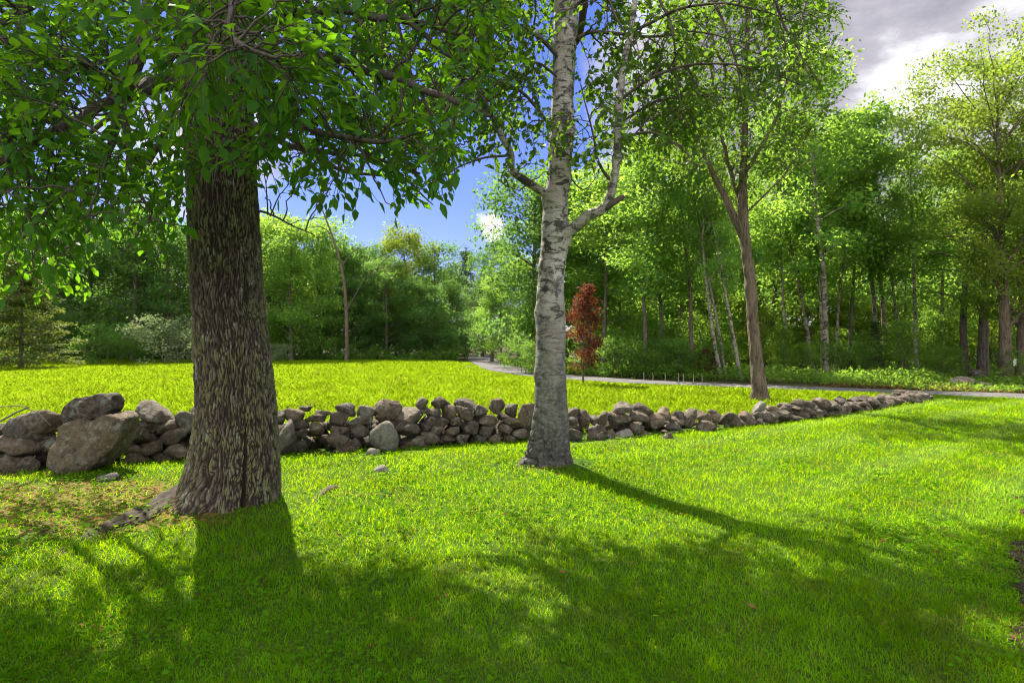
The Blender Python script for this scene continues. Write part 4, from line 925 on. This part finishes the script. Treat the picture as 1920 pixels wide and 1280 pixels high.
class Kind:
    """a kind of tree built once at the origin; place() copies it and each of its parts"""
    def __init__(s, name, args, bark, leaf, crown='crown'):
        tg, lg = wood_tree(*args[0], **args[1]); s.name = name; s.H = args[0][1]
        a = tg.build('trunk', MAT[bark], link=False); b = lg.build(crown, MAT[leaf], link=False); s.parts = [a, b]; s.geo = (tg, lg)
    def place(s, x, y, h, rz, label, cat='tree', group=None, lean=0, wide=1.0, name=None, leaf=None):
        o = bpy.data.objects.new(name or s.name, None); COL.objects.link(o); k = h / s.H
        o.location = (x, y, -.03); o.rotation_mode = 'ZYX'; o.rotation_euler = (0, R(lean), rz); o.scale = (k * wide, k * wide, k); o.empty_display_size = .2
        for p in s.parts:
            c = p.copy(); COL.objects.link(c); c.parent = o
            if leaf and p is s.parts[1]: c.material_slots[0].link = 'OBJECT'; c.material_slots[0].material = MAT[leaf]
        return tag(o, label, cat, group)
K = {}
K['grove'] = [Kind('birch_tree', ((300 + i, 14.0, 4.6 + i * .5, 1.7, 28, 7500, .17, .115), dict(shape='column', spread=.62, lean=0, bow=.05)), 'bark_birch_far', 'leaf_wood') for i in range(3)]
K['slim'] = [Kind('slender_tree', ((320 + i, 12.5, 2.6 + i * .7, 1.7, 28, 7500, .17, .10), dict(shape='column', spread=.60, bow=.04)), 'bark_wood', 'leaf_wood') for i in range(3)]
K['broad'] = [Kind('broadleaf_tree', ((340 + i, 12.0, .5 + i * .3, 3.4, 46, 14000, .22, .20), dict(shape='round', spread=.85, flat=.4)), 'bark_wood', 'leaf_far') for i in range(4)]
K['sapling'] = [Kind('sapling', ((360 + i, 4.2, .5, 1.25, 20, 2600, .15, .035), dict(shape='round', spread=.40, flat=.35)), 'bark_wood', 'leaf_lime') for i in range(3)]
K['pine'] = [Kind('pine_tree', ((380 + i, 13, .8, 3.0, 64, 9500, .22, .20), dict(shape='cone', spread=.55, flat=.22, sag=.06)), 'bark_wood', 'needle') for i in range(2)]
K['bush'] = [Kind('bush', ((400 + i, 2.4, .1, 1.35, 26, 3600, .12, .03), dict(shape='round', spread=.38, multi=3, flat=.5)), 'bark_wood', 'shrub', 'foliage') for i in range(3)]
def gpx(px, d): return (px - 960) / FPX * d

# -- right: the grove across the drive, trunk by trunk as in the photograph: px at the foot, depth, height, lean deg, kind, girth, label
GROVE = [
 ('grove', 0, 1549, 27.6, 15.8, .5, 1.15, 'straight white birch rising beside the dark boulder at the drive edge'),
 ('grove', 1, 1524, 30.5, 14.0, -6.5, 1.05, 'white birch leaning left, just left of the straight white birch'),
 ('grove', 2, 1541, 29.4, 13.2, -2, .75, 'thin tan trunked birch crowded against the straight white birch'),
 ('grove', 0, 1565, 30.2, 13.0, 2.5, .8, 'slim birch with a curving trunk just right of the straight white birch'),
 ('grove', 1, 1653, 31, 14.5, -11, 1.1, 'left of two pale birches leaning left together above the pine sapling'),
 ('grove', 2, 1664, 31.6, 14.2, -8, 1.1, 'right of two pale birches leaning left together above the pine sapling'),
 ('grove', 0, 1690, 30, 12.5, -4, .8, 'slim grey birch right of the two leaning pale birches'),
 ('grove', 2, 1697, 32.5, 12, 2, .7, 'thin pale birch behind the slim grey birch, near the leaning pair'),
 ('grove', 1, 1719, 28.2, 13.0, -4, .85, 'speckled birch leaning left, nearest to the yellow green maple'),
 ('grove', 2, 1352, 24.8, 12.2, -8, .85, 'leaning grey birch by the drive, leftmost of the pair left of the brown trunk'),
 ('grove', 1, 1360, 25.4, 11.6, -5, .75, 'pale birch by the drive, right one of the pair left of the brown trunk'),
 ('grove', 0, 1389, 24.6, 12.3, -9, .8, 'thin birch leaning strongly left close to the brown forked trunk'),
 ('grove', 2, 1474, 30.5, 12.8, -1, .75, 'slim pale birch midway between the brown trunk and the white birches'),
 ('grove', 0, 1484, 33.5, 11.6, 5, .7, 'thin birch leaning right, midway between the brown trunk and the white birches'),
 ('slim', 0, 1440, 33, 12.6, 1, 1.3, 'dark forked tree seen just right of the brown trunk across the drive'),
 ('slim', 1, 1246, 29.5, 11.4, -1, 1.2, 'dark slender tree straight behind the low gap in the wall, right of the copper maple'),
 ('slim', 2, 1208, 27.4, 11.0, 0, 1.3, 'dark slender tree at the drive edge, second right of the copper maple'),
 ('slim', 0, 1132, 31, 11.2, 0, 1.5, 'dark trunked tree directly right of the copper maple'),
 ('slim', 1, 1107, 34, 11.6, 1, 1.4, 'dark trunked tree directly behind the copper maple'),
 ('slim', 2, 1300, 27.5, 11.8, -2, 1.2, 'dark slender tree at the drive edge, left of the leaning birches'),
 ('slim', 1, 1592, 31.5, 13.4, 0, 1.0, 'dark thin tree between the white birches and the leaning pale pair'),
 ('slim', 0, 1172, 33, 11.6, -2, 1.0, 'leafy slender tree between the copper maple and the drive edge trees'),
 ('slim', 2, 1270, 33, 10.8, 2, 1.0, 'leafy slender tree set back in the wood left of the leaning birches'),
 ('slim', 1, 1338, 32, 11.4, 1, 1.0, 'leafy slender tree set back behind the leaning birches left of the brown trunk'),
 ('slim', 0, 1765, 31, 12.2, 2, 1.1, 'slender dark tree just left of the dark clustered trunks across the drive'),
]
r = np.random.default_rng(77)
for kd, i, px, d, h, ln, wd, lab in GROVE:
    K[kd][i].place(gpx(px, d), d, h, r.uniform(0, 6.28), lab, 'birch' if kd == 'grove' else 'tree', 'birches of the grove across the drive' if kd == 'grove' else 'slender trees across the drive', ln, wd)
# the yellow green maple and its neighbours at the right edge
kd = Kind('maple_tree', ((501, 12.8, 2.8, 3.7, 54, 30000, .135, .24), dict(shape='vase', spread=.72, flat=.26, bow=.02, sub=4)), 'bark_mid', 'leaf_gold')
kd.place(gpx(1886, 22.4), 22.4, 11.4, 2.0, 'tall yellow green maple with layered leaves at the right edge across the drive', 'maple', None, -1.5)
o = kd.place(gpx(1916, 23.4), 23.4, 11.0, 4.4, 'second brown trunked maple at the very right edge, behind the yellow green maple', 'maple', None, 1.0)
kd = Kind('maple_tree', ((502, 9.5, 2.6, 3.4, 34, 8500, .16, .17), dict(shape='round', spread=.7, flat=.3, multi=3)), 'bark_dark', 'leaf_wood')
kd.place(gpx(1832, 26), 26, 9.6, .7, 'dark multi trunked maple behind the boulders across the drive', 'maple')
kd.place(gpx(1985, 27), 27, 10.5, 2.7, 'leafy maple cut by the right edge of the picture, behind the brown trunks', 'maple')
x, y = gpx(1888, 22.2), 22.14
g = Geo(); v = np.array([(-.06, 0, -.13), (.06, 0, -.13), (.06, 0, .13), (-.06, 0, .13), (-.06, .012, -.13), (.06, .012, -.13), (.06, .012, .13), (-.06, .012, .13)]); g.add(v, [[0, 1, 2, 3], [5, 4, 7, 6], [1, 5, 6, 2], [4, 0, 3, 7], [3, 2, 6, 7], [4, 5, 1, 0]])
o = g.build('posted_card', MAT['card'], smooth=False); o.location = (x + .08, y - .20, CAMH + (640 - 679) / FPX * 22); tag(o, 'small white card fixed on the yellow green maple trunk', 'sign')
# the forked brown tree behind the wall
fk = empty('forked_tree', (gpx(1424, 15.2), 15.2, 0)); tag(fk, 'bare lower trunk of a forked brown tree rising behind the wall', 'tree')
def fork_bark(T, Z, RR):
    pts = np.stack([np.cos(T) * .2, np.sin(T) * .2, Z], -1).reshape(-1, 3); n_ = (fbm(pts * [9, 9, 5], 4, 61) - .5).reshape(T.shape)
    return n_ * .07 + lobes(T, Z, [(180, 40, .3, .05), (0, 40, .3, .07)]), n_, 0
D = 15.2
adopt(near_trunk([(770, 1408, 1442), (740, 1410, 1439), (700, 1409, 1433), (650, 1405, 1427), (600, 1401, 1421), (560, 1399, 1419), (520, 1396, 1416), (480, 1391, 1410), (440, 1386, 1405), (400, 1384, 1402), (350, 1385, 1400), (300, 1388, 1401), (200, 1391, 1402), (100, 1396, 1405), (0, 1400, 1407), (-150, 1405, 1409)], D, 40, 220, MAT['bark_mid'], 'trunk', None, fork_bark), fk)
cr = Crown(); r = np.random.default_rng(15)
def fork_keep(p, r):
    x, y = proj(p); return 1205 < x < 1600 and y < np.interp(float(x), [1200, 1260, 1340, 1400, 1500, 1600], [330, 330, 400, 380, 330, 250])
FL = [
  (pxpath((1392, 440, D), (1372, 400, D), (1350, 350, D), (1325, 300, D - .2), (1300, 230, D - .3), (1285, 140, D - .4)), .115, .03, 12, 1.4, .6),
  (pxpath((1396, 390, D), (1372, 330, D + .2), (1358, 270, D + .4), (1340, 180, D + .5), (1325, 80, D + .6)), .07, .02, 12, 1.4, .6),
  (pxpath((1394, 330, D), (1425, 280, D - .3), (1455, 220, D - .5), (1480, 130, D - .6), (1495, 40, D - .6)), .06, .02, 13, 1.4, .6),
  (pxpath((1396, 400, D), (1430, 370, D - .4), (1470, 330, D - .8), (1505, 270, D - 1)), .03, .008, 7, 1.0, .5),
  (pxpath((1398, 200, D), (1360, 130, D + .2), (1330, 60, D + .3), (1300, -40, D + .3)), .05, .015, 11, 1.5, .6),
  (pxpath((1400, 150, D), (1440, 80, D), (1470, 0, D), (1490, -90, D)), .05, .015, 11, 1.5, .6),
  (pxpath((1400, 60, D), (1404, -40, D + .2), (1406, -160, D + .2)), .04, .015, 10, 1.6, .6),
  (pxpath((1330, 310, D - .2), (1290, 310, D - .8), (1240, 300, D - 1.2)), .025, .007, 6, .9, .5)]
for pts, r0, r1, ns_, sl, tl in FL:
    g = Geo(); limb(g, cr, r, pts, r0, r1, .115, int(ns_ * 1.7), sl, tl, .08, .25, .25, fork_keep, .15, .05, tw_gap=.16)
    adopt(g.build('branch', MAT['bark_mid']), fk)
g = sprays(cr, r, 260, [a[0] for a in FL], lambda r: P(r.uniform(1225, 1570), r.uniform(-80, 380), r.uniform(13.4, 17)), .115, .55, .075, .25, fork_keep, .16, 2.4)
adopt(g.build('branch', MAT['bark_dark']), fk)
g = Geo(); leaves(g, cr.p, cr.d, cr.n, cr.L, np.array(cr.L) * .7); adopt(g.build('foliage', MAT['leaf_birch']), fk)
print('fork leaves', len(cr.p))
# copper maple
kd = Kind('copper_maple', ((510, 3.75, .75, .86, 64, 5200, .085, .035), dict(shape='spindle', spread=.17, flat=.5)), 'bark_mid', 'leaf_red')
kd.place(gpx(1093, 21.2), 21.2, 3.75, .4, 'young copper red leaved maple standing in the meadow right of the white birch', 'maple')

# -- far end of the drive, and the left wood across the meadow
B = K['broad']
FAR = [
 (0, 1002, 36, 12.2, 1.05, 'big broad tree overhanging the far drive, left behind the white birch', 'leaf_far'),
 (1, 1040, 37, 11.5, 1.0, 'broad green tree directly behind the white birch trunk', 'leaf_wood'),
 (2, 940, 43, 6.6, .95, 'low spreading maple leaning over the far bend of the drive', 'leaf_wood'),
 (3, 922, 46, 9.5, .8, 'rounded green tree on the right bank where the drive enters the woods', 'leaf_far'),
 (0, 815, 56, 11.0, 1.0, 'dark rounded tree left of the far drive, under the small cloud', 'leaf_far'),
 (1, 765, 54, 12.2, .9, 'yellowish crowned tree standing higher than its neighbours across the meadow', 'leaf_lime'),
 (2, 725, 50, 8.6, 1.0, 'dark full tree at the meadow edge in front of the yellowish crown', 'leaf_far'),
 (3, 790, 50, 7.0, 1.0, 'low dark tree at the meadow edge, nearest the far drive on its left', 'leaf_far'),
 (2, 845, 58, 7.6, .9, 'shadowy low tree beside the dark mouth of the drive', 'leaf_far'),
 (1, 660, 52, 10.6, 1.0, 'dark tree at the meadow edge behind the broken bare trunk', 'leaf_far'),
 (0, 600, 49, 12.0, .95, 'tall green tree across the meadow, left of the broken bare trunk', 'leaf_wood'),
 (3, 548, 47, 11.8, .95, 'tall pale green tree across the meadow, just right of the thick dark trunk', 'leaf_wood'),
 (1, 500, 49, 12.4, .9, 'tall tree across the meadow half hidden by the thick dark trunk', 'leaf_wood'),
 (2, 320, 47, 11.2, 1.0, 'dark tree behind the silvery shrub, left of the thick dark trunk', 'leaf_far'),
 (0, 250, 46, 12.0, 1.0, 'dark tree behind the round green bush at the left meadow edge', 'leaf_far'),
 (3, 175, 48, 12.4, 1.0, 'dark tall tree behind the hemlock at the left meadow edge', 'leaf_far'),
 (1, 95, 44, 11.0, 1.0, 'broad tree right behind the hemlock at the far left', 'leaf_far'),
 (2, -10, 44, 12.0, 1.0, 'broad dark tree at the left edge of the picture across the meadow', 'leaf_far'),
 (0, 420, 51, 12.0, 1.0, 'woodland tree hidden mostly behind the thick dark trunk', 'leaf_far')]
r = np.random.default_rng(8)
for i, px, d, h, wd, lab, lf in FAR:
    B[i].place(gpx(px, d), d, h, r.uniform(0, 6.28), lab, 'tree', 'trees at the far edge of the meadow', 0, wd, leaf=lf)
K['pine'][0].place(gpx(873, 66), 66, 12.6, 1.0, 'dark pine standing above the woods at the end of the drive', 'pine', wide=1.05)
K['pine'][0].place(gpx(275, 50), 50, 14.0, 3.0, 'tall dark pine rising behind the silvery shrub left of the thick trunk', 'pine', wide=1.0)
K['pine'][1].place(gpx(135, 52), 52, 14.5, 4.0, 'tall dark pine rising behind the hemlock at the far left', 'pine', wide=1.0)
K['pine'][1].place(gpx(905, 60), 60, 9.2, 2.0, 'dark conifer in the shade right of the drive mouth', 'pine', wide=1.0)
# the hemlock, silvery shrub and bushes at the left
kd = Kind('hemlock_tree', ((520, 7.5, .15, 3.0, 66, 17000, .19, .12), dict(shape='cone', spread=.50, flat=.16, sag=.10, sub=5)), 'bark_wood', 'needle_lit')
kd.place(gpx(40, 33), 33, 6.6, .3, 'yellow green hemlock with layered drooping boughs at the left meadow edge', 'hemlock', wide=1.15)
kd.place(gpx(-110, 34), 34, 8.0, 1.9, 'taller hemlock cut by the left edge of the picture', 'hemlock', wide=1.1)
K['bush'][0].place(gpx(340, 41), 41, 3.1, .5, 'silvery pale flowering shrub at the meadow edge beside the thick dark trunk', 'shrub', wide=1.2, leaf='leaf_pale')
K['bush'][1].place(gpx(200, 40), 40, 2.6, 1.5, 'round green bush at the meadow edge between the hemlock and the silvery shrub', 'bush', wide=1.1)
K['bush'][2].place(gpx(255, 43), 43, 2.2, 2.5, 'dark low bush left of the silvery shrub', 'bush')
K['bush'][2].place(gpx(520, 44), 44, 1.3, 2.5, 'small pale bush just right of the thick dark trunk at the meadow edge', 'bush', leaf='leaf_pale')
K['bush'][0].place(gpx(655, 47.5), 47.5, 1.8, 0.2, 'dark bush below the broken bare trunk', 'bush', wide=1.2)
K['bush'][1].place(gpx(985, 29), 29, 1.5, 2.2, 'leafy bush beside the drive left of the white birch trunk', 'bush', wide=1.2)
K['bush'][0].place(gpx(845, 49), 49, 1.1, 4.2, 'low bush at the left bank of the far drive', 'bush', wide=1.5)
# broken bare tree in front of the left wood
sn = empty('dead_tree', (gpx(648, 45), 45, 0)); tag(sn, 'broken reddish bare trunk with thin dead branches across the meadow', 'dead tree')
g = Geo(); tube(g, smooth_path(pxpath((650, 690, 45), (650, 620, 45), (648, 560, 45), (640, 500, 45), (622, 440, 45), (605, 395, 45)), 20), np.linspace(.17, .05, 20), 9, .2); adopt(g.build('trunk', MAT['bark_mid']), sn)
for pts, r0 in [(((652, 580, 45), (680, 530, 44.5), (705, 505, 44), (770, 495, 43.5)), .07), (((640, 500, 45), (665, 470, 45), (690, 465, 45)), .05), (((622, 440, 45), (600, 425, 45), (560, 430, 45)), .05), (((610, 400, 45), (630, 370, 45), (635, 340, 45)), .05), (((705, 505, 44), (730, 480, 44), (760, 470, 44)), .04)]:
    g = Geo(); tube(g, smooth_path(pxpath(*pts), 12), np.linspace(r0, .012, 12), 5, .2); adopt(g.build('branch', MAT['bark_dark']), sn)
# understory: saplings, bushes, each its own
UND = [('pine', 0, 1640, 26.4, 2.7, 'dark young pine at the drive edge below the leaning pale birches', 'pine sapling', None), ('sapling', 1, 1693, 26.2, 2.6, 'bright leafy sapling at the drive edge right of the young pine', 'sapling', 'leaf_wood'),
 ('bush', 0, 1590, 27.2, 1.6, 'dark leafy bush between the straight white birch and the young pine', 'bush', None), ('bush', 1, 1500, 26.8, 1.4, 'low bush left of the dark boulder by the white birches', 'bush', 'fern'),
 ('sapling', 0, 1505, 33, 3.6, 'bright green sapling behind the white birches', 'sapling', None), ('sapling', 2, 1625, 35, 3.8, 'sunlit sapling behind the leaning pale birches', 'sapling', None),
 ('sapling', 1, 1680, 36, 4.0, 'sunlit lime sapling behind the slim grey birch', 'sapling', None), ('sapling', 0, 1735, 30.5, 3.2, 'leafy sapling behind the speckled birch', 'sapling', 'leaf_wood'),
 ('bush', 2, 1760, 25.2, 1.3, 'low leafy bush left of the large rounded boulder', 'bush', 'fern'), ('bush', 0, 1915, 21.6, 1.25, 'leafy bush at the right edge beside the maple trunks', 'bush', 'fern'),
 ('sapling', 2, 1435, 29, 3.2, 'lime leaved sapling just right of the brown forked trunk', 'sapling', None), ('sapling', 0, 1395, 33, 4.4, 'sunlit sapling behind the brown forked trunk', 'sapling', None),
 ('bush', 1, 1330, 25.6, 1.5, 'leafy bush at the drive edge left of the leaning birches', 'bush', None), ('bush', 2, 1270, 25.8, 1.6, 'dark bush at the drive edge below the slender dark trees', 'bush', None),
 ('bush', 0, 1215, 26.4, 1.5, 'dark bush at the drive edge right of the copper maple', 'bush', None), ('bush', 1, 1160, 27, 1.7, 'dark bush close behind the copper maple on its right', 'bush', None),
 ('sapling', 1, 1235, 36, 5.2, 'lit sapling between the dark slender trees', 'sapling', 'leaf_wood'), ('sapling', 2, 1310, 36, 5.0, 'lit sapling behind the leaning grey birch', 'sapling', None), ('sapling', 0, 1180, 37, 5.2, 'lit sapling right of the copper maple crown', 'sapling', 'leaf_wood'),
 ('sapling', 1, 1325, 25.0, 1.3, 'small orange leaved sapling beside the leaning grey birch', 'sapling', 'leaf_red'), ('sapling', 2, 1570, 37, 4.6, 'lime sapling deep in the grove right of the straight white birch', 'sapling', None), ('sapling', 0, 1790, 33, 4.2, 'lit sapling behind the dark multi trunked maple', 'sapling', None),
 ('sapling', 1, 1860, 32, 3.8, 'lit sapling between the dark maple and the yellow green maple', 'sapling', None)]
for kd, i, px, d, h, lab, cat, lf in UND:
    K[kd][i].place(gpx(px, d), d, h, r.uniform(0, 6.28), lab, cat, {'sapling': 'saplings of the grove', 'bush': 'bushes along the drive', 'pine': None}[kd], 0, 1.0, leaf=lf, name='pine_sapling' if kd == 'pine' else None)
for k, px in enumerate([1207, 1224, 1247, 1272, 1281, 1300, 1316]):
    d = 24.2 - k * .25; g = Geo(); tube(g, [(0, 0, -.05), (0.01, 0, .16), (0, .01, .33)], [.013, .012, .010], 6); g.add([(0, .01, .45)], []) if False else None
    o = g.build('stake', MAT['stake']); o.location = (gpx(px, d), d, 0)
    tag(o, 'thin weathered stake at the drive edge below the dark slender trees', 'stake', 'stakes along the drive')

# -- the wood behind, which reads as one mass (stuff): many trees merged
def mass(name, spots, kinds, mat, label):
    L = Geo(); T = Geo(); r = np.random.default_rng(len(spots))
    for x, y, h, wd in spots:
        k = kinds[int(r.integers(len(kinds)))]; s = h / k.H; a = r.uniform(0, 6.283); c_, s_ = math.cos(a), math.sin(a)
        Rm = np.array([[c_, -s_, 0], [s_, c_, 0], [0, 0, 1]])
        for src, dst in zip(k.geo, (T, L)):
            v = np.concatenate(src.v); v = (v * [s * wd, s * wd, s]) @ Rm.T + [x, y, -.03]
            dst.add(v); 
            for f in src.f: dst.f.append(f + (dst.n - len(v)))
    o = L.build(name, MAT[mat]); tag(o, label, 'woodland', None, 'stuff')
    t_ = T.build('trunks', MAT['bark_wood'], o); t_['kind'] = 'stuff'
r = np.random.default_rng(99)
def scatter(n, x0, x1, y0, y1, h0, h1, gap):
    out = []
    for _ in range(n * 30):
        px = r.uniform(x0, x1); d = r.uniform(y0, y1); p = (gpx(px, d), d)
        if all((p[0] - q[0]) ** 2 + (p[1] - q[1]) ** 2 > gap * gap for q in out): out.append((*p, r.uniform(h0, h1), r.uniform(.85, 1.15)))
        if len(out) >= n: break
    return out
mass('woodland', scatter(34, 1080, 2150, 37, 52, 10, 13.5, 2.6), K['slim'] + K['broad'][:2], 'leaf_wood', 'dense leafy wood behind the birch grove on the right')
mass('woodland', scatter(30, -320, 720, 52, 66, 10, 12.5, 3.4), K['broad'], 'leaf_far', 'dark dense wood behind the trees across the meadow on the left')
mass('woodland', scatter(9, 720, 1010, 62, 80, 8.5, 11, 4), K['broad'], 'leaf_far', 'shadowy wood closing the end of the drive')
mass('understory', scatter(60, 1080, 2150, 33.5, 43, 2.2, 5.2, 1.3), K['sapling'] + K['bush'], 'leaf_wood', 'sunlit low trees and brush filling the grove behind the birch trunks')
mass('understory', scatter(24, 1080, 1800, 28.5, 33, 1.3, 2.8, 1.2), K['sapling'] + K['bush'], 'fern', 'low bright brush among the feet of the grove birches')
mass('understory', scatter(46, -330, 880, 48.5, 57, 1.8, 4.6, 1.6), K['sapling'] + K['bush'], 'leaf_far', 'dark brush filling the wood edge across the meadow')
# undergrowth along the edges of both woods
def undergrowth(name, pts_fn, n, h0, h1, mat, label, Ls=.14):
    x, y = pts_fn(n); N = len(x); hn = fbm(np.stack([x * .55, y * .55, x * 0], -1), 3, 17); z = r.random(N) ** .7 * (h0 + (h1 - h0) * np.clip((hn - .3) * 2.2, 0, 1))
    d = r.normal(size=(N, 3)) + [0, 0, .2]; nn_ = r.normal(0, .6, (N, 3)) + UP; L = Ls * r.uniform(.5, 1.3, N)
    g = Geo(); leaves(g, np.stack([x, y, z], -1), d, nn_, L, L * .55); tag(g.build(name, MAT[mat]), label, 'undergrowth', None, 'stuff')
def right_edge(n):
    px = r.uniform(1060, 2150, n); off = 1.7 + r.exponential(2.6, n); d0 = np.array([np.interp(p, [1060, 1150, 1300, 1500, 1700, 1920, 2150], [27.3, 24.3, 22.1, 20.3, 18.8, 17.3, 15.8]) for p in px]); d = d0 + off + np.where((px > 1560), 1.7, .4)
    return gpx(px, d), d
undergrowth('undergrowth', right_edge, 19000, .10, .60, 'fern', 'low leafy undergrowth along the drive under the grove')
def margin(n):
    px = r.uniform(1540, 2100, n); d0 = np.interp(px, [1500, 1700, 1920, 2150], [20.3, 18.8, 17.3, 15.8]); d = d0 + 1.0 + r.random(n) ** 1.2 * 3.2; return gpx(px, d), d
x, y = margin(5200); N = len(x); a = r.uniform(0, 6.283, N); L = r.uniform(.06, .16, N)
g = Geo(); leaves(g, np.stack([x, y, r.uniform(-.02, .05, N)], -1), np.stack([np.cos(a), np.sin(a), r.normal(0, .3, N)], -1), np.stack([r.normal(0, .4, N), r.normal(0, .4, N), np.ones(N)], -1), L, L * .5)
tag(g.build('leaf_litter', MAT['litter']), 'brown leaf litter along the far side of the drive under the maples', 'leaf litter', None, 'stuff')
undergrowth('undergrowth', margin, 5000, .02, .32, 'fern', 'sparse low weeds along the far side of the drive under the maples', .12)
def left_edge(n):
    px = r.uniform(-350, 860, n); d = 46.8 + r.exponential(2.2, n); return gpx(px, d), d
undergrowth('undergrowth', left_edge, 16000, .3, 1.6, 'shrub', 'dark undergrowth along the far edge of the meadow', .24)
def verge(n):
    px = r.uniform(925, 1075, n); d = r.uniform(29, 47, n); ok = drive_dist(gpx(px, d), d) > 1.6; ok &= gpx(px, d) > np.interp(d, [24, 29, 35, 47], [3, 1.1, -.6, -2.2]); return gpx(px, d)[ok], d[ok]
undergrowth('verge_growth', verge, 14000, .05, .5, 'fern', 'low green verge between the far drive and the trees', .16)

# ------------------------------------------------------------------ small things
g = Geo(); tube(g, pxpath((0, 790, 6.9), (28, 774, 7.0), (55, 763, 7.05)), [.012, .011, .008], 6); tube(g, pxpath((-10, 763, 7.0), (35, 760, 7.1), (70, 772, 7.1), (96, 798, 7.1)), [.006, .006, .005, .004], 5); tube(g, pxpath((70, 772, 7.1), (84, 758, 7.1)), [.004, .002], 4)
tag(g.build('fallen_branch', MAT['twig']), 'thin dead branch lying on the wall at the left edge', 'branch')
g = Geo(); tube(g, pxpath((716, 756, 8.9), (728, 730, 9.0), (736, 712, 9.0)), [.004, .003, .002], 4); tube(g, pxpath((722, 742, 8.9), (716, 728, 9.0)), [.003, .002], 4)
tag(g.build('dry_stalk', MAT['twig']), 'thin dry stalk sticking up behind the tilted slab on the wall', 'stalk')
